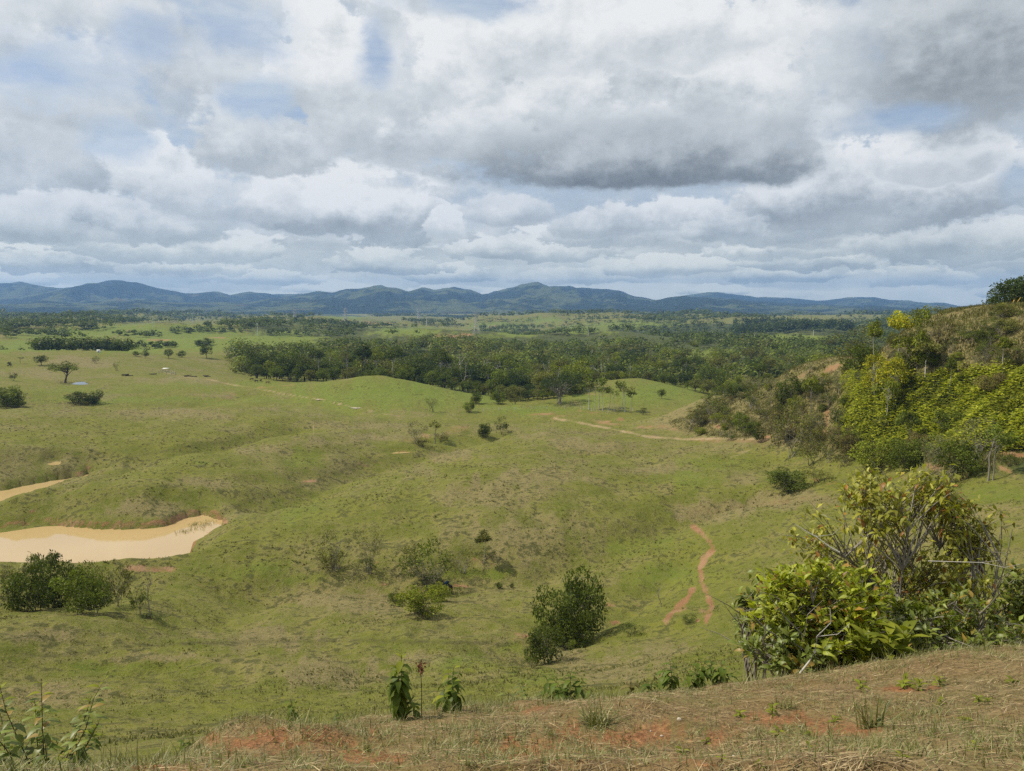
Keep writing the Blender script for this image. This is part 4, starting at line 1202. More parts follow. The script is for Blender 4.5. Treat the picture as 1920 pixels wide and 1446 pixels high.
# ------------------------------------------------------------------ trees and bushes one by one: pastures
PL = [
 # kind, x, y of the foot, height in photograph pixels, width, leaf, bark, name, label, category
 ('leaning_tree', 122, 718, 37, 68, 'mid', 'dark', 'spreading_tree', 'flat-topped tree with a bent trunk beside the grey pool', 'tree'),
 ('dense_bush', 150, 757, 20, 54, 'forest', None, 'bush', 'wide dark bush in the hollow below the flat-topped tree, left half', 'bush'),
 ('dense_bush', 180, 757, 24, 30, 'deep', None, 'bush', 'dark round end of the wide bush below the flat-topped tree', 'bush'),
 ('dense_bush', 12, 762, 34, 52, 'mid', None, 'bush', 'bright green bush at the left edge below the pasture trees', 'bush'),
 ('dense_bush', 33, 764, 16, 28, 'lime', None, 'bush', 'low yellow green bush at the foot of the left edge bush', 'bush'),
 ('round_tree', 78, 685, 17, 25, 'forest', None, 'pasture_tree', 'small round dark tree up the slope from the flat-topped tree', 'tree'),
 ('sapling', 38, 682, 11, 10, 'mid', None, 'pasture_sapling', 'tiny sapling left of the small round dark tree', 'tree'),
 ('dense_bush', 18, 684, 5, 6, 'deep', None, 'bush', 'tiny dark bush nearest the left edge on the upper slope', 'bush'),
 ('loose_bush', 179, 681, 12, 16, 'forest', None, 'bush', 'small bush on the upper slope right of the flat-topped tree', 'bush'),
 ('loose_bush', 25, 714, 14, 16, 'deep', None, 'bush', 'dark bush on the slope left of the flat-topped tree', 'bush'),
 ('twiggy_bush', 219, 695, 16, 14, 'grey', 'dark', 'bush', 'thin grey bush between the flat-topped tree and the pens', 'bush'),
 ('round_tree', 272, 672, 14, 16, 'forest', None, 'pasture_tree', 'small tree on the far crest, left of the pair near the wood', 'tree'),
 ('dense_bush', 255, 668, 9, 14, 'mid', None, 'bush', 'low bush on the far crest, leftmost of the row', 'bush'),
 ('round_tree', 316, 672, 17, 19, 'forest', None, 'pasture_tree', 'small tree on the far crest with a broad cap', 'tree'),
 ('dense_bush', 341, 670, 12, 19, 'mid', None, 'bush', 'light green bush beside the broad-capped small tree', 'bush'),
 ('round_tree', 388, 672, 26, 27, 'forest', None, 'pasture_tree', 'taller dark tree on the far crest near the wood', 'tree'),
 ('loose_bush', 430, 676, 14, 22, 'mid', None, 'bush', 'loose bush between the taller dark tree and the wood', 'bush'),
 ('loose_bush', 442, 700, 12, 14, 'brown', None, 'bush', 'brownish bush at the left foot of the wood', 'bush'),
 ('dense_bush', 383, 648, 14, 42, 'deep', None, 'bush', 'dark thicket in the bright field below the white pole', 'bush'),
 ('twiggy_bush', 810, 773, 30, 36, 'grey', 'dark', 'bush', 'grey green twiggy bush at the foot of the green knoll', 'bush'),
 ('dense_bush', 892, 757, 24, 26, 'forest', None, 'bush', 'upper dark bush of the pair beside the green knoll', 'bush'),
 ('dense_bush', 880, 773, 23, 26, 'mid', None, 'bush', 'lower bush of the pair beside the green knoll', 'bush'),
 ('dense_bush', 907, 820, 28, 30, 'forest', None, 'bush', 'dense clipped-looking bush above the red hollow', 'bush'),
 ('loose_bush', 940, 812, 34, 27, 'forest', None, 'bush', 'upright bush right of the dense bush above the red hollow', 'bush'),
 ('twiggy_bush', 781, 832, 46, 44, 'olive', 'grey', 'bush', 'open twiggy bush at the left of the red hollow', 'bush'),
 ('loose_bush', 793, 838, 20, 34, 'brown', 'dark', 'bush', 'dark brown low bush under the open twiggy one', 'bush'),
 ('sapling', 816, 832, 46, 34, 'olive', 'grey', 'pasture_sapling', 'thin sapling with sparse leaves at the red hollow', 'tree'),
 ('loose_bush', 828, 829, 20, 34, 'brown', 'dark', 'bush', 'brownish low bush under the thin sapling', 'bush'),
 ('umbrella_tree', 1050, 757, 56, 92, 'deep', 'grey', 'rain_tree', 'wide dark umbrella tree in the green field', 'tree'),
 ('bare_shrub', 1047, 760, 22, 34, None, 'grey', 'dead_shrub', 'pale bare shrub at the foot of the umbrella tree', 'shrub'),
 ('sapling', 1020, 757, 20, 14, 'mid', 'grey', 'pasture_sapling', 'small sapling left of the umbrella tree', 'tree'),
 ('round_tree', 1241, 748, 19, 20, 'forest', None, 'pasture_tree', 'lone small tree on the right green rise', 'tree'),
 ('dense_bush', 1290, 720, 22, 28, 'mid', None, 'bush', 'bush on the top of the right green rise', 'bush'),
 ('dense_bush', 1243, 712, 9, 11, 'deep', None, 'bush', 'tiny dark bush on the skyline of the right green rise', 'bush'),
 ('dense_bush', 935, 757, 24, 34, 'mid', None, 'bush', 'bush at the corner of the wood beside the green knoll', 'bush'),
 ('loose_bush', 965, 758, 20, 36, 'olive', None, 'bush', 'olive bush right of the bush at the wood corner', 'bush'),
 ('loose_bush', 1207, 778, 14, 22, 'forest', None, 'bush', 'small dark bush on the bank below the grove', 'bush'),
 # hollow in front of the central mound
 ('twiggy_bush', 628, 1066, 74, 70, 'olive', 'grey', 'bush', 'airy bush with grey twigs, left one of two on the mound foot', 'bush'),
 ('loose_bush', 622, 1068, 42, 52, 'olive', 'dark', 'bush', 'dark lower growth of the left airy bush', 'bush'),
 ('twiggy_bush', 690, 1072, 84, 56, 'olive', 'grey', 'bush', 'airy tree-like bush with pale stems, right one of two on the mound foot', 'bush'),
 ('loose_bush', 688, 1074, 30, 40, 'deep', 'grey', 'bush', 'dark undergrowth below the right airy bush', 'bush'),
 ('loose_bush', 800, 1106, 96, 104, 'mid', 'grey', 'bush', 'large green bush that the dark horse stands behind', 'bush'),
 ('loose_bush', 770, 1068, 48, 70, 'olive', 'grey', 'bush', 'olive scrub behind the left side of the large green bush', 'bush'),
 ('loose_bush', 806, 1112, 36, 50, 'deep', 'dark', 'bush', 'dark leaves coloured as the shaded underside of the large green bush', 'bush'),  # deep leaf colour stands in for shade beneath the large bush
 ('dense_bush', 790, 1152, 52, 84, 'lime', None, 'bush', 'low bright green bush in front of the horse', 'bush'),
 ('dense_bush', 824, 1128, 34, 48, 'lime', None, 'bush', 'bright green bush right under the horse', 'bush'),
 ('dense_bush', 744, 1136, 30, 38, 'mid', None, 'bush', 'small bright bush at the left end of the low green bushes', 'bush'),
 ('twiggy_bush', 868, 1074, 42, 56, 'olive', 'grey', 'bush', 'thin scrub between the horse and the lone sapling', 'bush'),
 ('loose_bush', 912, 1048, 22, 44, 'forest', None, 'bush', 'dark bush behind the lone sapling on the mound foot', 'bush'),
 ('pole_tree', 907, 1056, 62, 42, 'olive', 'pale', 'pasture_sapling', 'lone pale-stemmed sapling with a flat leafy top', 'tree'),
 ('dense_bush', 935, 1104, 12, 16, 'forest', None, 'bush', 'small weed bush right of the horse, left of two', 'bush'),
 ('dense_bush', 960, 1102, 8, 10, 'deep', None, 'bush', 'small weed bush right of the horse, right of two', 'bush'),
 # thicket in the middle
 ('dense_bush', 1096, 1196, 128, 92, 'forest', 'grey', 'bush', 'tallest dark bush of the thicket in the middle pasture', 'bush'),
 ('dense_bush', 1042, 1204, 106, 84, 'forest', 'grey', 'bush', 'left shoulder bush of the middle thicket', 'bush'),
 ('dense_bush', 1080, 1214, 66, 80, 'mid', 'grey', 'bush', 'lower front bush of the middle thicket', 'bush'),
 ('dense_bush', 1022, 1244, 76, 66, 'forest', 'grey', 'bush', 'lowest bush at the bottom left of the middle thicket', 'bush'),
 ('loose_bush', 1052, 1234, 42, 56, 'mid', 'grey', 'bush', 'loose low growth at the front of the middle thicket', 'bush'),
 ('bare_shrub', 1028, 1242, 62, 50, None, 'pale', 'dead_shrub', 'pale dead branch leaning out of the middle thicket', 'shrub'),
 ('bare_shrub', 1240, 1138, 50, 44, None, 'grey', 'dead_shrub', 'grey leafless shrub left of the red footpath', 'shrub'),
 ('loose_bush', 1185, 1190, 20, 56, 'forest', None, 'bush', 'low weedy bush right of the middle thicket', 'bush'),
 ('loose_bush', 1292, 1168, 16, 34, 'forest', None, 'bush', 'low weeds at the lower end of the red footpath', 'bush'),
 ('loose_bush', 995, 1252, 22, 34, 'mid', None, 'bush', 'small weed bush at the bottom tip of the middle thicket', 'bush'),
 # by the near pond
 ('dense_bush', 62, 1148, 92, 96, 'forest', 'dark', 'bush', 'big dark rounded bush by the pond, left one of two', 'bush'),
 ('dense_bush', 102, 1140, 92, 74, 'forest', 'dark', 'bush', 'tall dark crown behind the two big pond bushes', 'bush'),
 ('droopy_tree', 78, 1122, 78, 62, 'grey', 'grey', 'droopy_tree', 'tree with pale drooping leaves standing against the pond', 'tree'),
 ('dense_bush', 152, 1152, 76, 92, 'mid', 'grey', 'bush', 'big bush by the pond with yellowish left side, right one of two', 'bush'),
 ('dense_bush', 178, 1150, 62, 50, 'forest', 'grey', 'bush', 'dark right end of the pond bushes', 'bush'),
 ('loose_bush', 165, 1122, 64, 58, 'olive', 'grey', 'bush', 'olive tree-like bush whose top crosses the pond', 'bush'),
 ('loose_bush', 222, 1138, 72, 62, 'olive', 'grey', 'bush', 'thin scrubby bush right of the pond bushes', 'bush'),
 ('loose_bush', 262, 1152, 48, 40, 'forest', 'grey', 'bush', 'dark bush at the foot of the bare pond tree', 'bush'),
 ('bare_tree', 282, 1160, 92, 62, None, 'grey', 'bare_tree', 'bare grey tree at the right end of the pond bushes', 'tree'),
 ('loose_bush', 12, 1124, 52, 62, 'olive', 'grey', 'bush', 'olive bush at the left edge by the pond', 'bush'),
 ('loose_bush', 288, 1162, 12, 46, 'deep', None, 'bush', 'dark low weeds under the bare pond tree', 'bush'),
 # foot of the right-hand hill
 ('loose_bush', 1484, 856, 100, 84, 'olive', 'grey', 'bush', 'large dull bush at the left foot of the scrubby hill', 'bush'),
 ('loose_bush', 1460, 830, 60, 66, 'brown', 'grey', 'bush', 'brownish bush behind the large dull one', 'bush'),
 ('dense_bush', 1478, 918, 38, 78, 'forest', None, 'bush', 'low rounded bush alone in the grass below the hill', 'bush'),
 ('loose_bush', 1535, 905, 26, 60, 'olive', None, 'bush', 'low olive scrub right of the lone rounded bush', 'bush'),
 ('loose_bush', 1525, 870, 46, 70, 'olive', None, 'bush', 'olive bush under the red gully of the hill', 'bush'),
 ('dense_bush', 1640, 882, 58, 84, 'lime', None, 'bush', 'broad green bush at the foot of the hill behind the front sapling', 'bush'),
 ('dense_bush', 1700, 884, 60, 74, 'mid', None, 'bush', 'dark bush at the hill foot left of the red cutting', 'bush'),
 ('loose_bush', 1745, 880, 60, 44, 'grey', 'grey', 'bush', 'pale thin bush beside the red cutting', 'bush'),
 ('dense_bush', 1798, 900, 66, 84, 'mid', None, 'bush', 'large dark bush beside the white-stemmed tree', 'bush'),
 ('loose_bush', 1775, 908, 30, 60, 'brown', None, 'bush', 'brown undergrowth below the large dark bush', 'bush'),
 ('twiggy_bush', 1832, 872, 80, 84, 'grey', 'grey', 'bush', 'greyish airy tree crown above the dark bush', 'bush'),
 ('sapling', 1853, 902, 92, 62, 'mid', 'grey', 'white_stemmed_tree', 'small tree with forked pale stems near the right edge', 'tree'),
 ('sapling', 1862, 900, 78, 44, 'mid', 'grey', 'white_stemmed_tree', 'second thin white-stemmed tree near the right edge', 'tree'),
 ('loose_bush', 1893, 874, 20, 30, 'forest', None, 'bush', 'small bush on the red terrace at the right edge', 'bush'),
 # trees on the hill
 ('pole_tree', 1638, 704, 96, 34, 'lime', 'pale', 'hill_tree', 'slender tree with a pale straight stem, leftmost on the hill top', 'tree'),
 ('pole_tree', 1684, 706, 112, 46, 'yellow', 'pale', 'hill_tree', 'yellow green tree second from the left on the hill top', 'tree'),
 ('leafy_tree', 1720, 690, 106, 50, 'lime', 'grey', 'hill_tree', 'tallest bright leafy tree on the hill', 'tree'),
 ('leafy_tree', 1700, 706, 72, 56, 'lime', 'grey', 'hill_tree', 'broad bright tree in front of the tallest hill tree', 'tree'),
 ('twiggy_bush', 1757, 642, 62, 34, 'olive', 'dark', 'hill_tree', 'dull dark narrow tree right of the tallest hill tree', 'tree'),
 ('loose_bush', 1602, 690, 76, 62, 'olive', 'dark', 'hill_tree', 'dull bushy tree at the left shoulder of the hill', 'tree'),
 ('dense_bush', 1618, 700, 52, 70, 'forest', None, 'bush', 'dark bush among the hill top trees', 'bush'),
 ('leafy_tree', 1640, 742, 74, 60, 'yellow', 'pale', 'hill_tree', 'yellowish tree with long leaves, upper left of the bright thicket', 'tree'),
 ('leafy_tree', 1676, 748, 72, 60, 'yellow', 'pale', 'hill_tree', 'yellowish tree with long leaves, upper middle of the bright thicket', 'tree'),
 ('droopy_tree', 1662, 790, 78, 56, 'lime', 'pale', 'hill_tree', 'long-leaved tree in the left part of the bright thicket', 'tree'),
 ('pole_tree', 1735, 706, 60, 60, 'olive', 'pale', 'hill_tree', 'flat-headed pale tree under the hill top trees', 'tree'),
 ('droopy_tree', 1520, 780, 74, 42, 'lime', 'grey', 'hill_tree', 'spiky bright tree left of the red gully', 'tree'),
 ('dense_bush', 1478, 756, 56, 56, 'forest', 'grey', 'bush', 'dark green bush on the left slope of the hill', 'bush'),
 ('loose_bush', 1412, 770, 50, 50, 'mid', 'grey', 'bush', 'mid green bush on the lower left hill slope', 'bush'),
 ('pole_tree', 1780, 742, 66, 22, 'mid', 'pale', 'hill_tree', 'thin pole-like tree in the middle of the hill', 'tree'),
 ('pole_tree', 1880, 702, 62, 34, 'lime', 'pale', 'hill_tree', 'thin light tree on the upper right of the hill', 'tree'),
 ('loose_bush', 1336, 792, 50, 70, 'olive', 'grey', 'bush', 'olive bush at the low left end of the hill', 'bush'),
 ('loose_bush', 1300, 800, 34, 56, 'olive', 'grey', 'bush', 'outermost olive bush at the low left end of the hill', 'bush'),
 ('droopy_tree', 1700, 850, 76, 44, 'mid', 'grey', 'hill_tree', 'leafy upright tree at the lower edge of the bright thicket', 'tree'),
]
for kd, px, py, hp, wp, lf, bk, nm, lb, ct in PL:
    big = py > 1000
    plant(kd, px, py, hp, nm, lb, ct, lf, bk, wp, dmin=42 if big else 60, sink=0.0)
# big tree on the right skyline (its foot is just behind the crest)
for (px, d, h, w, lb) in [(1908, 232, 12.2, 19, 'large dense dark tree on the crest at the right edge'), (1955, 236, 13.5, 20, 'second dense dark tree cut off by the right edge')]:
    x, y, _ = pix_dir(px, 575)
    s_ = d / math.hypot(x, y)
    place('crest_tree', x * s_, y * s_, float(ground(x * s_, y * s_)) - 2.5, h, 'crest_tree', lb, 'tree', 'deep', 'dark', wide=w, var=int(px) % 2)
# grove of pale-stemmed saplings in the field
rg = random.Random(5)
for i, (px, py, hp) in enumerate([(1104, 768, 62), (1114, 770, 54), (1124, 766, 60), (1130, 771, 50), (1143, 769, 44), (1152, 772, 40), (1166, 770, 58), (1172, 773, 52), (1182, 772, 40)]):
    plant(['sapling', 'thin_tree'][i % 2], px, py, hp, 'grove_tree', ['first', 'second', 'third', 'fourth', 'fifth', 'sixth', 'seventh', 'eighth', 'ninth'][i] + ' slender pale-stemmed tree from the left in the open grove', 'tree', ['mid', 'olive', 'mid'][i % 3], 'pale', hp * 0.62, group='pale-stemmed grove in the green field')
# scrub on the hill: individual bushes
taken = [(p[1], p[2]) for p in PL]
count = 0
rg = random.Random(9)
while count < 165:
    px = rg.uniform(1290, 1960); t = rg.random()
    top = np.interp(px, [1290, 1330, 1500, 1600, 1680, 1780, 1935, 2230], [800, 752, 698, 660, 640, 605, 590, 575])
    bot = np.interp(px, [1290, 1440, 1600, 1700, 1935, 2230], [812, 838, 880, 885, 845, 840])
    py = top + (bot - top) * t
    thick = 2130 > px > 1600 + (py - 690) * -0.1 and 700 < py < 842
    if thick and rg.random() < 0.96:
        continue
    if min(abs(px - a) + 1.5 * abs(py - b) for a, b in taken) < 13:
        continue
    taken.append((px, py)); count += 1
    hp = rg.uniform(16, 38) * (1.25 if py > 720 else 0.9) * (0.66 if px < 1570 else 0.85)
    kd = rg.choice(['loose_bush', 'loose_bush', 'twiggy_bush', 'dense_bush'])
    lf = rg.choice(['olive', 'mid', 'mid', 'olive', 'brown', 'forest', 'grey', 'lime' if py > 660 else 'mid'])
    zone = 'left slope' if px < 1560 else ('upper slope' if py < 700 else 'lower slope')
    plant(kd, px, py, hp, 'scrub_bush', rel_label(('small ' if hp < 22 else ('large ' if hp > 34 else '')) + {'olive': 'dull olive', 'mid': 'green', 'brown': 'brownish', 'forest': 'dark', 'grey': 'greyish', 'lime': 'bright'}[lf].split(' ')[-1 if lf in ('olive',) else 0] + ' scrub bush', px, py, HILL_REF), 'bush', lf, 'grey', hp * rg.uniform(1.0, 1.6), dmin=120, dmax=300, group=lf + ' scrub bushes on the hill')

# ------------------------------------------------------------------ the woods: front trees one by one
def wood_tree(px, d, hm, kd, lf, bk, label, group, wide=None):
    x, y, _ = pix_dir(px, 640)
    s_ = d / math.hypot(x, y)
    place(kd, x * s_, y * s_, float(ground(x * s_, y * s_)), hm, 'woodland_tree', label, 'tree', lf, bk, group, wide)


WORDS = {'broad_tree': 'broad-crowned', 'tall_tree': 'tall', 'thin_tree': 'thin pale-stemmed', 'round_tree': 'low rounded'}
LWORD = {'forest': 'dark green', 'deep': 'blackish green', 'mid': 'mid green', 'lime': 'light green', 'olive': 'olive', 'yellow': 'yellow green', 'brown': 'brownish'}
rg = random.Random(21)
wood_pts = []
def fill_wood(zone, n, pxr, dr, hr, kinds, leaves, space):
    made = tries = 0
    while made < n and tries < 6000:
        tries += 1
        px = rg.uniform(*pxr); d = dr(px)[0] + (dr(px)[1] - dr(px)[0]) * rg.random() ** 1.4
        x = d * math.sin(math.atan((px - CX) / F_PX)); y = d
        if any((x - a) ** 2 + (y - b) ** 2 < space ** 2 for a, b in wood_pts):
            continue
        wood_pts.append((x, y)); made += 1
        kd = rg.choice(kinds); lf = rg.choice(leaves)
        bk = 'pale' if kd in ('thin_tree', 'tall_tree') and rg.random() < 0.7 else 'dark'
        hm = rg.uniform(*hr) * {'tall_tree': 1.15, 'thin_tree': 1.1, 'round_tree': 0.62}.get(kd, 1.0)
        py = float(to_pix(x, y, float(ground(x, y)) + hm * 0.7)[1])
        wood_tree(px, d, hm, kd, lf, bk, rel_label(('' if abs(hm / hr[1] - 0.85) < 0.12 else ('big ' if hm / hr[1] > 0.85 else 'small ')) + f'{WORDS[kd]} {LWORD[lf]} wood tree', px, py, WOOD_REF), f'{WORDS[kd]} {LWORD[lf]} woodland trees')


MIXK = ['broad_tree', 'broad_tree', 'broad_tree', 'tall_tree', 'thin_tree', 'round_tree', 'round_tree', 'round_tree']
fill_wood('wood behind the green knoll', 100, (468, 930), lambda p: (np.interp(p, [468, 640, 930], [512, 470, 455]), 620), (15, 22), MIXK, ['forest', 'forest', 'mid', 'mid', 'deep', 'lime', 'olive'], 6.0)
fill_wood('wood right of the green knoll', 60, (905, 1100), lambda p: (np.interp(p, [905, 960, 1040, 1100], [455, 412, 400, 425]), 600), (13, 20), MIXK, ['forest', 'mid', 'mid', 'deep', 'lime', 'olive'], 5.2)
fill_wood('wood beyond the right green rise', 110, (1085, 1560), lambda p: (np.interp(p, [1085, 1200, 1330, 1560], [500, 520, 470, 520]), 840), (13, 20), ['broad_tree', 'broad_tree', 'round_tree', 'round_tree', 'tall_tree', 'thin_tree'], ['forest', 'mid', 'mid', 'olive', 'olive', 'deep', 'lime'], 6.5)
fill_wood('edge of the wood behind the green knoll', 34, (470, 930), lambda p: (np.interp(p, [468, 640, 930], [506, 462, 448]), np.interp(p, [468, 640, 930], [514, 474, 460])), (9, 15), ['round_tree'], ['forest', 'mid', 'olive', 'mid'], 3.6)
fill_wood('edge of the wood right of the green knoll', 24, (905, 1095), lambda p: (np.interp(p, [905, 960, 1040, 1100], [446, 404, 392, 416]), np.interp(p, [905, 960, 1040, 1100], [456, 414, 402, 428])), (8, 14), ['round_tree'], ['forest', 'mid', 'lime', 'olive'], 3.4)
fill_wood('edge of the wood beyond the right green rise', 46, (1100, 1420), lambda p: (np.interp(p, [1085, 1200, 1330, 1560], [492, 508, 462, 500]), np.interp(p, [1085, 1200, 1330, 1560], [504, 524, 480, 520])), (8, 15), ['round_tree'], ['forest', 'mid', 'lime', 'olive', 'mid'], 3.8)
for px, d, h, lf, lb in [(690, 505, 19, 'flower', 'tree crowned with yellow blossom in the wood'), (605, 520, 16, 'flower', 'smaller tree with pale yellow blossom left in the wood'), (1068, 450, 15, 'flower', 'tree with yellowish blossom beside the bare grey tree')]:
    wood_tree(px, d, h, 'broad_tree', lf, 'pale', lb, None)
for px, d, h, lb in [(740, 540, 24, 'pale leafless tree standing above the wood'), (1030, 440, 22, 'bare grey branching tree at the right of the wood'), (872, 470, 26, 'tall grey dead trunk in the middle of the wood'), (902, 490, 27, 'thin pale dead tree right of the tall dead trunk'), (1135, 520, 18, 'small bare tree in the far right wood')]:
    wood_tree(px, d, h, 'bare_tree', None, 'pale', lb, None, wide=h * 0.62)
for px, d, h, lf in [(826, 480, 27, 'mid'), (834, 486, 26, 'mid'), (683, 500, 25, 'forest')]:
    wood_tree(px, d, h, 'tall_tree', lf, 'pale', 'high tree on a bare white trunk above the knoll', 'white-trunked trees above the knoll')

# distant woods and hedgerows that read as one mass
rng = np.random.default_rng(4)
fol = Geo()
def mass(P, R, Hh, nq, size):
    """leafy crowns at P (k,3), radius R, height Hh"""
    k = len(P)
    d = rand_dir(rng, k * nq).reshape(k, nq, 3)
    d[:, :, 2] = np.abs(d[:, :, 2]) * 1.0 - 0.15
    rad = (0.6 + 0.4 * rng.random((k, nq, 1)))
    lump = 0.75 + 0.5 * rng.random((k, nq, 1))
    off = d * rad * lump * np.stack([R, R, Hh * 0.55], -1)[:, None, :]
    C = P[:, None, :] + np.array([0, 0, 1.0]) * (Hh * 0.45)[:, None, None] + off
    nn = unit(d + np.array([0, 0, 0.6]) + rng.normal(size=d.shape) * 0.28)
    ax = unit(np.cross(nn, rng.normal(size=d.shape)))
    sz = (size * (0.7 + 0.6 * rng.random((k, nq))))
    tint = np.repeat(rng.random(k), nq) * 0.9
    sz = sz.ravel()
    leaf_quads(fol, C.reshape(-1, 3) - ax.reshape(-1, 3) * sz[:, None] * 0.5, ax.reshape(-1, 3), nn.reshape(-1, 3), sz, sz * 0.75, np.clip(tint, 0, 1))


def clear(px, py, rx, ry):
    return lambda X, Y: ((X - px) / (rx * 1.2)) ** 2 + ((Y - py) / (ry * 1.3)) ** 2 < 1
CLEAR = [clear(*a) for a in [(300, 618, 110, 9), (360, 640, 170, 17), (560, 640, 150, 19), (60, 652, 100, 9), (760, 622, 75, 6), (1090, 620, 50, 5), (1180, 610, 80, 5), (1480, 634, 90, 6), (1340, 664, 60, 8), (1620, 664, 40, 6), (940, 612, 55, 6), (960, 628, 60, 4), (850, 632, 42, 6), (205, 640, 24, 5), (640, 598, 60, 4), (110, 628, 80, 6), (1390, 690, 30, 7), (700, 607, 60, 4), (1000, 606, 60, 4), (1250, 650, 50, 6), (880, 620, 50, 4), (1150, 632, 50, 4), (1060, 640, 40, 4), (400, 606, 60, 3)]]
def scatter_far(n, pxr, d0, d1, thr, seed, hm, nq, size, wl=(150, 100)):
    px = rng.uniform(pxr[0], pxr[1], n)
    d = np.sqrt(rng.uniform(d0 ** 2, d1 ** 2, n))
    a = np.arctan((px - CX) / F_PX)
    x, y = d * np.sin(a), d * np.cos(a)
    z = ground(x, y)
    X, Y = to_pix(x, y, z)
    keep = fbm(x / wl[0], y / wl[1], 3, seed, 0.4) > thr + 0.025 * rng.normal(size=n)
    for c in CLEAR:
        keep &= ~c(X, Y)
    x, y, z, d = x[keep], y[keep], z[keep], d[keep]
    h = hm * rng.uniform(0.6, 1.25, len(x))
    mass(np.stack([x, y, z], 1), h * rng.uniform(0.42, 0.7, len(x)), h, nq, size)
    return len(x)


for q_, (lf_, lb_) in enumerate([('forest', 'dark green canopy of the deep wood in the middle distance'), ('mid', 'mid green canopy patches of the deep wood'), ('olive', 'olive and yellowish canopy patches of the deep wood')]):
    fol = Geo()
    scatter_far(1000, (440, 1640), 545, 950, 0.42 + 0.03 * q_, 5 + 20 * q_, 16, 60, 2.1, (70, 60))
    link('wood_canopy', fol.mesh('wood_canopy', FM[lf_]), label=lb_, kind='stuff')
fol = Geo()
scatter_far(300, (-60, 430), 730, 960, 0.44, 6, 8, 40, 1.5)
scatter_far(11000, (-120, 2050), 950, 1700, 0.555, 7, 13, 20, 3.0, (190, 120))
scatter_far(14000, (-120, 2050), 1700, 3000, 0.55, 8, 16, 11, 5.2, (320, 190))
scatter_far(13000, (-120, 2050), 3000, 5200, 0.53, 9, 22, 7, 10.0, (560, 330))
# hedgerows and belts of trees between the fields
for b0, b1, pyb, hm_, dmin_ in [(-60, 210, 616, 12, 900), (-60, 340, 604, 13, 1200), (380, 500, 611, 11, 900), (320, 470, 621, 8, 850), (500, 660, 629, 13, 850), (560, 710, 618, 12, 950), (700, 860, 612, 12, 1000), (900, 1010, 604, 15, 1300), (1020, 1110, 627, 13, 900), (1130, 1330, 618, 13, 900), (1060, 1330, 607, 13, 1200), (1350, 1600, 655, 13, 800), (1260, 1420, 641, 14, 850), (-60, 130, 628, 10, 800), (210, 300, 630, 8, 800), (255, 330, 650, 6, 720), (600, 720, 652, 12, 700), (960, 1100, 615, 12, 1000), (400, 560, 600, 14, 1400)]:
    k_ = int((b1 - b0) / 3.2)
    Q_ = []
    for _i in range(k_):
        x_, y_, z_, d_ = spot(rng.uniform(b0, b1), pyb + rng.normal() * 2.2, dmin_, 5000)
        Q_.append((x_, y_, z_))
    Q_ = np.array(Q_)
    h_ = hm_ * rng.uniform(0.5, 1.2, k_)
    mass(Q_, h_ * rng.uniform(0.5, 0.85, k_), h_, 30, 2.6)
link('distant_woodland', fol.mesh('distant_woodland', FM['forest']), label='distant patchwork of woods and hedgerows across the plain', kind='stuff')
# dark plantation on the right and the scrub patch on the left
for nm, lb, n_, pxr, dr, hm, lf in [('dark_plantation', 'dark plantation of even trees on the right plain', 520, (1372, 1592), (1560, 2100), 26, 'deep'), ('far_thicket', 'mixed thicket in the hollow behind the left crest', 260, (62, 245), (712, 800), 13, 'forest'), ('far_thicket', 'thicket on the low hill behind the transmission tower', 160, (900, 1010), (1900, 2300), 18, 'forest')]:
    fol = Geo()
    px = rng.uniform(*pxr, n_); d = rng.uniform(*dr, n_); a = np.arctan((px - CX) / F_PX)
    x, y = d * np.sin(a), d * np.cos(a)
    h = hm * rng.uniform(0.7, 1.15, n_)
    mass(np.stack([x, y, ground(x, y)], 1), h * rng.uniform(0.32, 0.5, n_), h, 34, hm * 0.16)
    link(nm, fol.mesh(nm, FM[lf]), label=lb, kind='stuff')

# ------------------------------------------------------------------ ground cover that nobody could count
def look(field, x, y):
    a = np.arctan2(x, y); d = np.hypot(x, y)
    i = np.clip(np.searchsorted(az_g, a), 0, NA - 1); j = np.clip(np.searchsorted(d_g, d), 0, ND - 1)
    return field.reshape(NA, ND)[i, j]


def blades(g, P, D, up, L, Wd, bend, tint, levels=3):
    """bent strips of grass: P roots, D horizontal heading, up 0..1 uprightness"""
    D = unit(D); Z = np.array([0, 0, 1.0])
    S = unit(np.cross(D, Z) + 1e-6)
    L = L[:, None]; W_ = Wd[:, None]; up = up[:, None]; bend = bend[:, None]
    pts_ = []
    for k in range(levels):
        t = k / (levels - 1)
        ctr = P + D * L * t * (1 - up) + Z * L * (t * up - bend * t * t) + D * L * bend * t * t * 0.6
        w = W_ * (1 - 0.85 * t) * 0.5
        pts_ += [ctr - S * w, ctr + S * w]
    V = np.stack(pts_, 1).reshape(-1, 3)
    k = np.arange(len(P))[:, None] * (2 * levels)
    f = np.concatenate([k + np.array([[2 * l, 2 * l + 1, 2 * l + 3, 2 * l + 2]]) for l in range(levels - 1)], 0)
    g.add(V, f, np.repeat(np.clip(tint, 0, 1), 2 * levels))


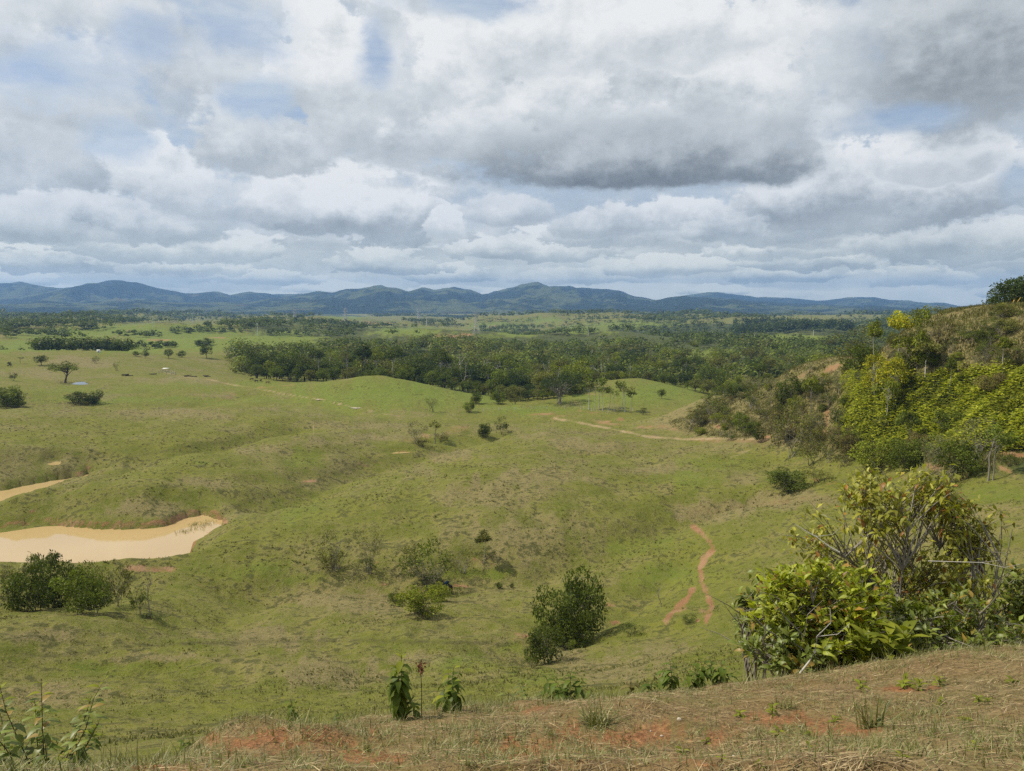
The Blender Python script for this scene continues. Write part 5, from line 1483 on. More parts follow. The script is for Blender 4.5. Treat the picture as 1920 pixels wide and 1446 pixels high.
GRM = {
    'straw': foliage_mat('straw', (0.115, 0.068, 0.030), (0.25, 0.172, 0.082), (0.42, 0.325, 0.175), 0.15, 0.3, objvar=0.02),
    'green_blade': foliage_mat('green_blade', (0.105, 0.118, 0.030), (0.205, 0.205, 0.068), (0.34, 0.31, 0.15), 0.3, 0.3, objvar=0.02),
    'sward': foliage_mat('sward', (0.078, 0.086, 0.020), (0.132, 0.132, 0.033), (0.22, 0.19, 0.075), 0.3, 0.1, objvar=0.02),
    'tallgrass': foliage_mat('tallgrass', (0.085, 0.088, 0.026), (0.150, 0.142, 0.046), (0.23, 0.195, 0.08), 0.3, 0.1, objvar=0.02),
    'fern': foliage_mat('fern', (0.120, 0.150, 0.010), (0.265, 0.285, 0.018), (0.400, 0.390, 0.032), 0.35, 0.2, objvar=0.02),
}
rng = np.random.default_rng(31)


def near_points(n, bias=1.0):
    d = 2.3 + 6.4 * rng.random(n) ** bias
    a = np.radians(rng.uniform(-42, 42, n))
    x, y = d * np.sin(a), d * np.cos(a)
    return x, y, ground(x, y), d


nd = M['dirt'].copy()
# lying straw
x, y, z, d = near_points(58000, 1.2)
cover = 0.25 + 0.75 * sstep(0.36, 0.62, fbm(x / 0.5, y / 0.5, 3, 611))
dirtv = look(nd, x, y)
X, Y = to_pix(x, y, z)
keep = rng.random(len(x)) < cover * np.clip(1.15 - 1.6 * dirtv, 0.04, 1) * (0.45 + 0.55 * sstep(600, 1300, X))
x, y, z = x[keep], y[keep], z[keep]
k = len(x)
hd = rng.normal(size=(k, 2)) + np.array([0.4, 0.5]) + 1.5 * np.stack([vnoise(x / .25, y / .25, 3) - .5, vnoise(x / .25, y / .25, 4) - .5], 1)
slope = np.stack([ground(x + hd[:, 0] * .05, y + hd[:, 1] * .05)], 1)
D = unit(np.column_stack([hd, np.zeros(k)]))
dz = (ground(x + D[:, 0] * 0.1, y + D[:, 1] * 0.1) - z) / 0.1
D = unit(np.column_stack([D[:, :2], dz]))
g = Geo()
blades(g, np.stack([x, y, z + 0.004 + 0.02 * rng.random(k)], 1), D, rng.uniform(0.0, 0.28, k) ** 1.3, rng.uniform(0.04, 0.135, k), rng.uniform(0.0025, 0.005, k), rng.uniform(0.0, 0.18, k), rng.random(k))
link('dry_straw', g.mesh('dry_straw', GRM['straw']), label='dead straw littering the near ridge', kind='stuff')
# short living blades in bunches
cx_, cy_, cz_, cd_ = near_points(12000, 1.1)
X, Y = to_pix(cx_, cy_, cz_)
keepc = rng.random(12000) < (0.25 + 0.75 * sstep(0.45, 0.6, fbm(cx_ / 0.9, cy_ / 0.9, 3, 77))) * np.where(X < 1000, 1.0, 0.65) * np.clip(1.05 - look(nd, cx_, cy_), 0.1, 1)
cx_, cy_ = cx_[keepc], cy_[keepc]
per = 13
x = np.repeat(cx_, per) + rng.normal(size=len(cx_) * per) * 0.035; y = np.repeat(cy_, per) + rng.normal(size=len(cx_) * per) * 0.035
k = len(x)
D = unit(np.column_stack([rng.normal(size=(k, 2)), np.zeros(k)]))
g = Geo()
blades(g, np.stack([x, y, ground(x, y) - 0.005], 1), D, rng.uniform(0.25, 0.9, k), rng.uniform(0.03, 0.11, k), rng.uniform(0.003, 0.0065, k), rng.uniform(0.05, 0.45, k), rng.random(k), 3)
# longer grass along the broken edge of the ridge
ea, ed = [], []
for i in np.flatnonzero((az_d > -42) & (az_d < 42)):
    nr = np.flatnonzero((d_g > 2.4) & (d_g < 9.5))
    qq = GZ[i, nr] / d_g[nr]
    ea.append(az_g[i]); ed.append(d_g[nr[np.argmax(qq)]])
ea, ed = np.array(ea), np.array(ed)
nb = 420
pick = rng.integers(0, len(ea), nb)
a_ = ea[pick] + rng.normal(size=nb) * 0.003; d_ = ed[pick] + rng.normal(size=nb) * 0.28 + 0.05
per = 10
x = np.repeat(d_ * np.sin(a_), per) + rng.normal(size=nb * per) * 0.05; y = np.repeat(d_ * np.cos(a_), per) + rng.normal(size=nb * per) * 0.05
k = len(x)
D = unit(np.column_stack([rng.normal(size=(k, 2)), np.zeros(k)]))
lenb = np.repeat(rng.uniform(0.06, 0.17, nb), per) * rng.uniform(0.6, 1.3, k)
blades(g, np.stack([x, y, ground(x, y) - 0.01], 1), D, rng.uniform(0.4, 0.95, k), lenb, rng.uniform(0.003, 0.006, k), rng.uniform(0.0, 0.4, k), rng.random(k), 3)
link('green_grass', g.mesh('green_grass', GRM['green_blade']), label='short green grass growing through the straw on the near ridge', kind='stuff')

# pasture tufts out in the valley
def vis_nodes(dmin, dmax, n, margin=60, extra=None):
    ok = VIS & (GD > dmin) & (GD < dmax) & (GPX > -margin) & (GPX < 1920 + margin) & (GY > 0) & (GPY < 1500)
    ok = ok.ravel() if extra is None else ok.ravel() & extra
    idx = np.flatnonzero(ok)
    idx = rng.choice(idx, n, replace=n > len(idx))
    jd = rng.uniform(-0.004, 0.004, n); ja = rng.uniform(-0.0012, 0.0012, n)
    a = GA.ravel()[idx] + ja; d = GD.ravel()[idx] * (1 + jd)
    return d * np.sin(a), d * np.cos(a), d, idx


x, y, d, idx = vis_nodes(38, 330, 46000, 330)
m = np.maximum.reduce([M['dirt'][idx], M['path'][idx], M['pale'][idx]])
inpond = np.zeros(len(x), bool)
for poly in (POND_NEAR, POND_FAR):
    inpond |= poly_sd(np.stack([x, y], 1), poly) < 0.8
keep = (rng.random(len(x)) > m * 1.2) & ~inpond & (rng.random(len(x)) < 0.25 + 0.75 * sstep(0.40, 0.62, fbm(x / 7, y / 7, 4, 91, 0.6)))
x, y, d = x[keep], y[keep], d[keep]
k = len(x)
g = Geo()
z = ground(x, y)
base_t = rng.random(k)
sz = rng.uniform(0.14, 0.36, k) * (0.6 + 0.8 * vnoise(x / 9, y / 9, 15)) * np.clip(d / 110, 0.8, 1.5)
for b in range(5):
    D = unit(np.column_stack([rng.normal(size=(k, 2)), np.zeros(k)]))
    off = rng.normal(size=(k, 2)) * 0.12
    blades(g, np.column_stack([x + off[:, 0], y + off[:, 1], z - 0.03]), D, rng.uniform(0.35, 0.8, k), sz * rng.uniform(0.7, 1.3, k), sz * 0.42, rng.uniform(0.05, 0.3, k), base_t + rng.normal(size=k) * 0.15, 2)
link('pasture_grass', g.mesh('pasture_grass', GRM['sward']), label='uneven tufts of grazed grass over the valley pastures', kind='stuff')

# hill: tall dry grass and the bright fern thicket
x, y, d, idx = vis_nodes(135, 285, 84000, 330, extra=hillm > 0.5)
X, Y = GPX.ravel()[idx], GPY.ravel()[idx]
hill = (hillm[idx] > 0.5)
np.random.seed(1)
thick = (X < 2150) & (X > 1575 + 30 * (vnoise(X / 30, Y / 20, 9) - 0.5)) & (Y > 700 - 30 * (vnoise(X / 40, X * 0 + 3.3, 19) - 0.5) - (X - 1700) * 0.02) & (Y < 846) & (Y < 905 - (1700 - X) * 0.35)
selg = hill & ~thick & (rng.random(len(x)) < 0.45) & (M['dirt'][idx] < 0.35)
xs, ys = x[selg], y[selg]
k = len(xs)
g = Geo()
hz = 0.35 + 0.9 * vnoise(xs / 5, ys / 5, 41)
bt = 0.15 + 0.8 * vnoise(xs / 6, ys / 6, 43)
for b in range(3):
    D = unit(np.column_stack([rng.normal(size=(k, 2)), np.zeros(k)]))
    off = rng.normal(size=(k, 2)) * 0.25
    blades(g, np.column_stack([xs + off[:, 0], ys + off[:, 1], ground(xs + off[:, 0], ys + off[:, 1]) - 0.05]), D, rng.uniform(0.6, 0.95, k), hz * rng.uniform(0.7, 1.2, k), np.full(k, 0.16), rng.uniform(0.05, 0.3, k), bt + rng.normal(size=k) * 0.15, 2)
link('tall_grass', g.mesh('tall_grass', GRM['tallgrass']), label='tall dry grass and weeds on the right hill', kind='stuff')
selt = hill & thick
xs, ys = x[selt], y[selt]
k = len(xs)
lump = fbm(xs / 3.2, ys / 3.2, 3, 61, 0.6)
g = Geo()
for b in range(3):
    ang = rng.uniform(0, 6.283, k)
    hgt = 0.5 + 3.2 * np.clip(lump - 0.25, 0, 1) - 0.35 * b + rng.normal(size=k) * 0.12
    ox, oy = rng.normal(size=k) * 0.3, rng.normal(size=k) * 0.3
    P0 = np.column_stack([xs + ox, ys + oy, ground(xs + ox, ys + oy) + np.maximum(hgt, 0.1)])
    D = np.column_stack([np.cos(ang), np.sin(ang), rng.uniform(-0.35, 0.35, k)])
    nn = unit(np.column_stack([rng.normal(size=(k, 2)) * 0.4, np.ones(k)]))
    leaf_quads(g, P0, D, nn, rng.uniform(0.5, 1.0, k), rng.uniform(0.2, 0.4, k), np.clip(lump * 1.4 - 0.2 + rng.normal(size=k) * 0.12, 0, 1))
link('fern_thicket', g.mesh('fern_thicket', GRM['fern']), label='dense yellow green fern thicket covering the hill flank', kind='stuff')

# ------------------------------------------------------------------ near plants, leaf by leaf
def unit_leaf(name, mat, w=0.42, curl=0.22):
    """a leaf one metre long along X: keeled, tapering, tip bent down"""
    st = [0.0, 0.16, 0.42, 0.72, 1.0]
    wd = [0.03, 0.62, 1.0, 0.66, 0.0]
    V, Fc = [], []
    for t, ww in zip(st, wd):
        zc = 0.10 * math.sin(t * 3.0) - curl * t * t
        V += [(t, -0.5 * w * ww, zc + 0.10 * w * ww), (t, 0, zc), (t, 0.5 * w * ww, zc + 0.10 * w * ww)]
    for i in range(4):
        a = i * 3; b_ = a + 3
        Fc += [(a, a + 1, b_ + 1, b_), (a + 1, a + 2, b_ + 2, b_ + 1)]
    return mesh_np(name, np.array(V), np.array(Fc), [4] * 8, mat, {'tint': np.full(15, 0.5)}, True)


LEAF = {
    'glossy': unit_leaf('leaf_glossy', FM['glossy'], 0.33, 0.30),
    'droop': unit_leaf('leaf_droop', FM['droop'], 0.42, 0.35),
    'lower': unit_leaf('leaf_lower', FM['lower'], 0.40, 0.25),
    'broad': unit_leaf('leaf_broad', FM['broadleaf'], 0.44, 0.42),
    'tipl': unit_leaf('leaf_tip', FM['lime'], 0.45, 0.25),
    'big': unit_leaf('leaf_big', FM['lime'], 0.44, 0.20),
    'rust': unit_leaf('leaf_rust', FM['brown'], 0.4, 0.25),
}


def leaf_parts(parent, key, P, D, Nn, L):
    D = unit(D); S = unit(np.cross(Nn, D)); U = np.cross(D, S)
    for i in range(len(P)):
        o = link('leaf', LEAF[key], parent)
        o.matrix_local = Matrix(((D[i, 0] * L[i], S[i, 0] * L[i], U[i, 0] * L[i], P[i, 0]), (D[i, 1] * L[i], S[i, 1] * L[i], U[i, 1] * L[i], P[i, 1]), (D[i, 2] * L[i], S[i, 2] * L[i], U[i, 2] * L[i], P[i, 2]), (0, 0, 0, 1)))


def stand(px, py, dmin=2.2, dmax=9.0, d=None):
    if d is None:
        return spot(px, py, dmin, dmax)
    x, y, _ = pix_dir(px, py)
    s_ = d / math.hypot(x, y)
    return x * s_, y * s_, float(ground(x * s_, y * s_)), d


def hero_bush(name, label, px, d, top_py, half_w, key, n_leaf, leaf_len, seed, style, base_py=1290, bark='grey', n_parts=300, depth=None, dead=0):
    """large near bush: stems, then shoots that carry the leaves; the nearest leaves are single parts"""
    rng = np.random.default_rng(seed)
    x0, y0, z0, _ = stand(px, base_py, d=d)
    e = link(name, None, label=label, category='bush')
    e.location = (x0, y0, z0)
    xt, yt, zt = pix_dir(px, top_py)
    ztop = zt / math.hypot(xt, yt) * d
    H = ztop - z0
    Rw = half_w * math.hypot(d, ztop) / F_PX
    Rd = Rw * 0.8 if depth is None else depth
    wood = Geo()
    shoots = []
    n_sh = max(14, n_leaf // 16)
    lobes = [(rng.random() ** 0.8, rng.uniform(0, 6.283), rng.random() ** 0.45) for _ in range(11)]
    for s in range(n_sh):
        dr = rand_dir(rng, 1)[0]
        if style == 'dome':
            dr[2] = abs(dr[2]) * 1.0 - 0.15
            r_ = 0.80 + 0.25 * rng.random() if rng.random() < 0.8 else 0.6 * rng.random()
            tip = np.array([dr[0] * Rw, dr[1] * Rd, H * 0.48 + dr[2] * H * 0.5]) * np.array([r_, r_, 1]) 
            tip[2] = H * 0.42 + (tip[2] - H * 0.42) * r_
        else:
            t_, a_, q_ = lobes[rng.integers(len(lobes))]
            t_ = float(np.clip(0.36 + 0.62 * t_ + rng.normal() * 0.055, 0.25, 1.0))
            w_ = 0.30 + 0.75 * math.sin(min(1.0, (1 - t_) * 1.1 + 0.12) * math.pi * 0.75) ** 0.9
            a_ += rng.normal() * 0.28; q_ = min(1.1, max(0.0, q_ + rng.normal() * 0.14))
            tip = np.array([math.cos(a_) * Rw * w_ * q_, math.sin(a_) * Rd * w_ * q_, H * (0.02 + 0.98 * t_)])
        shoots.append(tip)
    shoots = np.array(shoots)
    mains = []
    for s in range(7):
        b_ = np.array([rng.normal() * 0.12 * Rw, rng.normal() * 0.12 * Rd, -0.05])
        tp = np.array([rng.uniform(-0.75, 0.75) * Rw, rng.uniform(-0.6, 0.6) * Rd, H * rng.uniform(0.5, 0.85)])
        t = np.linspace(0, 1, 6)[:, None]
        Pm = b_ + (tp - b_) * t + np.cumsum(rng.normal(size=(6, 3)) * 0.02 * H, 0) * t
        tube(wood, Pm, 0.013 * (1.1 - 0.8 * t[:, 0]), 5)
        mains.append(Pm)
    P, D, Nn, L = [], [], [], []
    for tip in shoots:
        Pm = mains[rng.integers(len(mains))]
        best = Pm[np.argmin(np.linalg.norm(Pm - (tip - np.array([0, 0, 0.25 * H])), axis=1))]
        t = np.linspace(0, 1, 5)[:, None]
        mid = (best + tip) / 2 + np.array([0, 0, 0.05 * H])
        Q = (1 - t) ** 2 * best + 2 * t * (1 - t) * mid + t ** 2 * tip
        tube(wood, Q, 0.007 * (1.2 - t[:, 0]), 4)
        k = int(n_leaf / n_sh * rng.uniform(0.6, 1.4))
        out = unit(tip - np.array([0, 0, H * 0.3]))
        for i in range(k):
            f = 1 - 0.30 * rng.random() ** 1.6
            p = Q[int(f * 4 * 0.999)] + (tip - best) * 0.02 + rng.normal(size=3) * (0.03 if style == 'dome' else 0.055)
            a_ = rng.uniform(0, 6.283)
            side = np.array([math.cos(a_), math.sin(a_), 0])
            if style == 'dome':
                up_ = rng.uniform(-0.9, 0.8) if f < 0.9 else rng.uniform(0.0, 1.3)
                dd = side * 0.8 + out * 0.5 + np.array([0, 0, up_])
            else:
                dd = side * 0.9 + out * 0.2 + np.array([0, 0, -rng.uniform(-0.2, 1.5)])
            P.append(p); D.append(dd)
            Nn.append(out * 0.6 + np.array([0, 0, 0.7]) + rng.normal(size=3) * 0.35)
            L.append(leaf_len * rng.uniform(0.65, 1.25))
    P, D, Nn, L = np.array(P), unit(np.array(D)), unit(np.array(Nn)), np.array(L)
    for q in range(dead):
        c = shoots[rng.integers(len(shoots))] * np.array([0.7, 0.7, 0.85])
        dr = unit(rand_dir(rng, 1)[0] + np.array([0, -0.3, 0.5]))
        t = np.linspace(0, 1, 5)[:, None]
        tube(wood, c + dr * rng.uniform(0.35, 0.8) * t + rng.normal(size=(5, 3)) * 0.02, 0.007 * (1.2 - t[:, 0]), 4)
    st = link('stem', wood.mesh('hero_stem', BM[bark], True), e)
    tocam = unit(-np.array([x0, y0, z0 + H * 0.5]))
    score = (P - np.array([0, 0, H * 0.5])) @ tocam + 0.25 * rng.random(len(P)) * Rw
    order = np.argsort(-score)
    a_, b_ = order[:n_parts], order[n_parts:]
    leaf_parts(e, key, P[a_], D[a_], Nn[a_], L[a_])
    if len(b_):
        gg = Geo()
        leaf_fold(gg, P[b_], D[b_], Nn[b_], L[b_], L[b_] * 0.38, 0.35, np.clip(rng.random(len(b_)), 0, 1))
        fo = link('foliage', gg.mesh('hero_foliage', LEAF[key].materials[0]), e)
        fo['kind'] = 'stuff'
    return e


hero_bush('glossy_bush', 'bright yellow green glossy bush on the near ridge, left of the drooping sapling', 1535, 7.4, 1022, 148, 'glossy', 5000, 0.098, 1, 'dome', dead=4)
hero_bush('drooping_sapling', 'tall straggly sapling with drooping olive leaves and white twigs', 1650, 9.0, 858, 165, 'droop', 4200, 0.092, 12, 'tall', bark='grey', dead=5, depth=0.9)
hero_bush('drooping_sapling', 'right-hand drooping sapling reaching toward the right edge', 1800, 9.2, 930, 80, 'droop', 1500, 0.092, 3, 'tall', bark='grey', dead=3, depth=0.6)
hero_bush('ridge_bush', 'low leafy bush with yellowing leaves at the foot of the glossy bush', 1480, 6.9, 1168, 100, 'lower', 1100, 0.085, 4, 'dome', dead=6)
hero_bush('ridge_bush', 'dark low leafy bush below the drooping sapling', 1690, 7.7, 1120, 120, 'lower', 1200, 0.10, 5, 'dome', dead=8)
hero_bush('ridge_bush', 'weedy low bush right of the drooping sapling', 1800, 8.3, 1090, 90, 'lower', 800, 0.09, 6, 'dome', dead=8)
hero_bush('ridge_bush', 'dark bush cut off by the right edge', 1915, 10.2, 1030, 62, 'lower', 1000, 0.11, 7, 'dome')
hero_bush('ridge_bush', 'narrow-leaved thin bush at the left side of the glossy bush', 1418, 8.2, 1055, 46, 'lower', 620, 0.10, 8, 'tall', dead=10, depth=0.3)
hero_bush('ridge_bush', 'grassy green weeds at the right end of the near bushes', 1880, 8.6, 1160, 60, 'lower', 500, 0.07, 9, 'dome')


def weed(name, label, px, py, h_px, n_leaf, leaf_px, key, seed, branches=1, spread=0.25, tipkey=None, d=None, droop=1.2, lean=0.0, thick=1.0, cat='plant'):
    """broad-leaved herb: stems with leaves set round them, each leaf a part"""
    rng = np.random.default_rng(seed)
    x0, y0, z0, dd = stand(px, py, d=d)
    sl = math.sqrt(dd * dd + z0 * z0)
    H = h_px * sl / F_PX; ll = 0.86 * leaf_px * sl / F_PX
    e = link(name, None, label=label, category=cat)
    e.location = (x0, y0, z0)
    g = Geo()
    P, D, Nn, L, tipm = [], [], [], [], []
    for b in range(branches):
        a_ = rng.uniform(0, 6.283)
        tp = np.array([math.cos(a_) * spread * H * (b > 0) + lean * H + rng.normal() * 0.03 * H, math.sin(a_) * spread * H * (b > 0), H * (1.0 if b == 0 else rng.uniform(0.55, 0.95))])
        t = np.linspace(0, 1, 6)[:, None]
        Q = np.array([0, 0, -0.02]) + tp * t + rng.normal(size=(6, 3)) * 0.015 * H * t
        tube(g, Q, 0.0032 * thick * (1.15 - 0.8 * t[:, 0]), 5)
        nl = max(3, int(1.35 * n_leaf / branches))
        for i in range(nl):
            f = 0.12 + 0.86 * (i + rng.random() * 0.6) / nl
            p = Q[0] + (Q[5] - Q[0]) * f
            j = min(4, int(f * 5)); p = Q[j] + (Q[j + 1] - Q[j]) * (f * 5 - j)
            an = i * 2.4 + rng.normal() * 0.3
            up_ = 0.5 - droop * (1.25 - f) + rng.normal() * 0.15
            P.append(p); D.append([math.cos(an), math.sin(an), up_ if f < 0.9 else 0.7])
            Nn.append([0.25 * math.cos(an), 0.25 * math.sin(an), 1.0])
            L.append(ll * (0.62 + 0.5 * math.sin(f * 2.9)) * rng.uniform(0.8, 1.15) * (0.6 if f > 0.9 else 1))
            tipm.append(f > 0.86)
    link('stem', g.mesh('weed_stem', BM['dark'], True), e)
    P, D, Nn, L, tipm = np.array(P), np.array(D, float), np.array(Nn, float), np.array(L), np.array(tipm)
    if tipkey:
        leaf_parts(e, tipkey, P[tipm], D[tipm], Nn[tipm], L[tipm])
        leaf_parts(e, key, P[~tipm], D[~tipm], Nn[~tipm], L[~tipm])
    else:
        leaf_parts(e, key, P, D, Nn, L)
    return e


weed('broadleaf_weed', 'tall leafy weed left of the dry seed stalk on the near ridge', 750, 1348, 118, 46, 32, 'broad', 11, 2, 0.08, 'tipl', thick=1.2, droop=1.7)
weed('broadleaf_weed', 'bushy leafy weed right of the dry seed stalk on the near ridge', 848, 1336, 86, 44, 32, 'broad', 12, 4, 0.34, 'tipl', droop=1.6)
weed('broadleaf_weed', 'small leafy weed between the tall weed and the seed stalk', 777, 1346, 40, 9, 24, 'broad', 13)
weed('broadleaf_weed', 'lone small weed left of the tall leafy weed', 548, 1352, 46, 11, 18, 'broad', 14)
weed('broadleaf_weed', 'tiny weed with drooping leaves above the red mound', 344, 1400, 30, 9, 18, 'broad', 15)
weed('broadleaf_weed', 'tiny thin weed right of the red mound', 634, 1356, 26, 8, 14, 'broad', 16)
weed('ridge_shrub', 'straggly shrub with yellow green tips in the bottom left corner', 84, 1446, 195, 230, 27, 'lower', 17, 9, 0.42, 'tipl', d=3.9, droop=0.8, thick=1.0, cat='shrub')
weed('ridge_shrub', 'low leafy growth under the straggly corner shrub', 90, 1452, 120, 60, 28, 'broad', 18, 7, 0.6, None, d=3.8, cat='shrub')
weed('ridge_shrub', 'leafy stem cut off by the left edge', 4, 1440, 150, 20, 24, 'broad', 19, 2, 0.3, None, d=4.4, cat='shrub')
weed('broadleaf_weed', 'leafy dark weed clump on the ridge edge, upper right one', 1068, 1300, 58, 34, 26, 'broad', 20, 4, 0.45, None)
weed('broadleaf_weed', 'leafy dark weed clump on the ridge edge, left one', 1040, 1304, 46, 30, 24, 'broad', 21, 4, 0.6, None)
weed('low_weed', 'low bright leaves at the left end of the ridge edge weeds', 985, 1312, 22, 26, 24, 'lower', 22, 6, 1.6, None)
weed('broadleaf_weed', 'small blue green weed right of the ridge edge clump', 1108, 1296, 26, 7, 22, 'broad', 23)
weed('low_weed', 'rusty red leaved seedling on the ridge edge', 1182, 1290, 30, 14, 26, 'rust', 24, 3, 0.6, None)
weed('broadleaf_weed', 'dark seedling right of the rusty one', 1222, 1288, 26, 10, 22, 'broad', 25, 2, 0.5, None)
weed('broadleaf_weed', 'upright leafy weed on the ridge edge, left of the pair', 1262, 1280, 62, 26, 22, 'broad', 26, 3, 0.35, None)
weed('broadleaf_weed', 'upright leafy weed on the ridge edge, right of the pair', 1306, 1278, 66, 32, 22, 'broad', 27, 4, 0.4, None)
weed('broadleaf_weed', 'dark bushy weed left of the low yellowing bush', 1350, 1278, 46, 34, 20, 'broad', 28, 5, 0.55, None)
weed('large_leaved_sapling', 'sapling with big pale upright leaves between glossy bush and drooping sapling', 1625, 1130, 60, 12, 44, 'big', 29, 1, 0.2, None, d=6.9, droop=-0.5, cat='sapling')
weed('large_leaved_sapling', 'big-leaved sapling with one broad yellow green leaf in front of the drooping sapling', 1695, 1128, 64, 9, 48, 'big', 30, 1, 0.2, None, d=7.0, droop=-0.5, cat='sapling')
weed('large_leaved_sapling', 'long-leaved sapling low in front of the drooping sapling', 1668, 1190, 60, 10, 42, 'big', 33, 1, 0.2, None, d=6.9, droop=0.1, cat='sapling')

# dry seed stalk
x0, y0, z0, dd = stand(790, 1346)
e = link('seed_stalk', None, label='thin stalk with a rusty seed head between the two leafy weeds', category='plant')
e.location = (x0, y0, z0)
g = Geo(); sc_ = math.sqrt(dd * dd + z0 * z0) / F_PX
tube(g, np.array([[0, 0, -0.01], [0.004, 0, 40 * sc_], [0, 0, 96 * sc_]]), [0.003, 0.0025, 0.002], 4)
link('stem', g.mesh('seed_stem', BM['dark']), e)
g = Geo()
rr = np.random.default_rng(3)
k = 60
P0 = np.column_stack([rr.normal(size=k) * 3 * sc_, rr.normal(size=k) * 3 * sc_, rr.uniform(80, 98, k) * sc_])
leaf_quads(g, P0, rr.normal(size=(k, 3)) + np.array([0, 0, 0.8]), rr.normal(size=(k, 3)), 6 * sc_, 3 * sc_)
link('seed_head', g.mesh('seed_head', plain_mat('rust_seed', (0.16, 0.055, 0.03))), e)

# tussocks and seedlings on the ridge
def tussock(label, px, py, h_px, n, seed, mat='green_blade', spread=0.5):
    rr = np.random.default_rng(seed)
    x0, y0, z0, dd = stand(px, py)
    sl = math.sqrt(dd * dd + z0 * z0); H = h_px * sl / F_PX
    g = Geo()
    D = unit(np.column_stack([rr.normal(size=(n, 2)), np.zeros(n)]))
    P0 = np.column_stack([rr.normal(size=(n, 2)) * 0.14 * H * spread * 2, np.full(n, -0.01)])
    blades(g, P0, D, rr.uniform(0.25, 0.95, n), H * rr.uniform(0.6, 1.35, n), np.full(n, max(0.004, 0.035 * H)), rr.uniform(0.0, 0.45, n), rr.random(n), 4)
    o = link('grass_tussock', g.mesh('grass_tussock', GRM[mat]), label=label, category='grass tuft')
    o.location = (x0, y0, z0)


tussock('dense grey green grass tussock left on the dry ridge', 1122, 1362, 66, 120, 1)
tussock('bright green grass tussock below the yellowing bush', 1470, 1328, 40, 70, 2)
tussock('tall thin grass tussock with long blades on the right of the ridge', 1632, 1366, 84, 46, 3, spread=0.3)
tussock('grass tussock with broad blade at the bottom right of the ridge', 1625, 1440, 66, 14, 4, spread=0.3)
tussock('low green tussock left of the bare red soil', 1030, 1378, 26, 50, 5)
tussock('small tussock in the middle of the bare red soil', 1418, 1352, 26, 26, 6)
tussock('grass tussock at the bottom edge below the bare soil', 1020, 1440, 44, 40, 7)
tussock('grass tussock at the bottom edge in the centre', 880, 1436, 40, 50, 8)
tussock('grass tussock on the ridge right of the red mound', 690, 1408, 34, 50, 9)
tussock('pale grass tussock in front of the red mound', 560, 1432, 36, 60, 10)
tussock('bright grass tussock near the bottom left of the ridge', 450, 1440, 34, 60, 11)
RIDGE_REF = [(1470, 1310, 'bright green tussock'), (1632, 1330, 'tall thin tussock'), (1241, 1381, 'pale pebble'), (1535, 1262, 'glossy bush'), (1800, 1215, 'weedy low bush'), (1376, 1420, 'dark bottom clod'), (1625, 1420, 'broad-bladed tussock'), (1418, 1345, 'small soil tussock'), (1910, 1440, 'bottom right corner'), (1900, 1230, 'end of the near bushes')]
rr = random.Random(8)
for i in range(26):
    px, py = rr.uniform(1280, 1910), rr.uniform(1270, 1440)
    if py < 1300 - (px - 1280) * 0.13 + 25:
        continue
    weed('seedling', rel_label('tiny yellow green seedling', px, py, RIDGE_REF), px, py, rr.uniform(12, 24), rr.randint(5, 8), rr.uniform(12, 17), 'tipl', 500 + i, 1, 0.3, None, droop=0.2)['group'] = 'seedlings in the dry straw'
# stones
stone_m = plain_mat('stone', (0.42, 0.36, 0.28), 0.9, 0.2, 0.2, 30)
def stone_mesh(seed):
    rr = np.random.default_rng(seed)
    V, Fc = [], []
    nu, nv = 8, 5
    for j in range(nv + 1):
        th = math.pi * j / nv
        for i in range(nu):
            ph = 2 * math.pi * i / nu
            V.append(np.array([math.sin(th) * math.cos(ph), math.sin(th) * math.sin(ph) * 0.8, math.cos(th) * 0.6]) * (1 + rr.normal() * 0.12))
    for j in range(nv):
        for i in range(nu):
            Fc.append((j * nu + i, (j + 1) * nu + i, (j + 1) * nu + (i + 1) % nu, j * nu + (i + 1) % nu))
    return mesh_np('stone', np.array(V), np.array(Fc), [4] * len(Fc), stone_m, smooth=True)


sm = [stone_mesh(i) for i in range(3)]
for i, (px, py, r, lb) in enumerate([(1241, 1381, 3, 'small pale pebble on the bare red soil'), (1220, 1372, 2, 'tiny pebble beside the pale pebble on the red soil'), (1274, 1350, 5, 'reddish clod at the top of the bare red soil'), (1500, 1362, 2, 'tiny pebble on the right part of the red soil'), (600, 1418, 2.5, 'pebble at the foot of the red mound'), (1376, 1420, 4, 'dark clod at the bottom of the ridge')]):
    x0, y0, z0, dd = stand(px, py)
    o = link('stone', sm[i % 3], label=lb, category='stone')
    o.location = (x0, y0, z0 + 0.003); s_ = r * dd * 1.15 / F_PX
    o.scale = (s_, s_, s_); o.rotation_euler = (0, 0, i)
# fallen dead sticks by the bushes
def stick(label, a, b, d, r=0.008):
    (xa, ya), (xb, yb) = a, b
    def pt(px, py):
        v = np.array(pix_dir(px, py)); return v * d / math.hypot(v[0], v[1])
    A_, B_ = pt(xa, ya), pt(xb, yb)
    g = Geo(); t = np.linspace(0, 1, 6)[:, None]
    Q = (B_ - A_) * t + np.random.default_rng(int(xa)).normal(size=(6, 3)) * 0.022
    Q[0] = 0
    tube(g, Q, r * (1.2 - 0.8 * t[:, 0]), 5)
    mid = Q[3]
    tube(g, np.array([mid, mid + np.array([0.16, 0.0, 0.02]), mid + np.array([0.26, 0.02, 0.1])]), [r * .5, r * .35, r * .2], 4)
    o = link('dead_stick', g.mesh('dead_stick', BM['pale'], True), label=label, category='stick')
    o.location = A_


stick('pale dead stick leaning in the low yellowing bush', (1500, 1262), (1566, 1140), 6.25)
stick('long white dead branch reaching out to the right of the drooping sapling', (1740, 1052), (1916, 1064), 8.0, 0.004)
stick('thin white dead branch at the upper left of the glossy bush', (1574, 1036), (1496, 988), 7.9, 0.007)

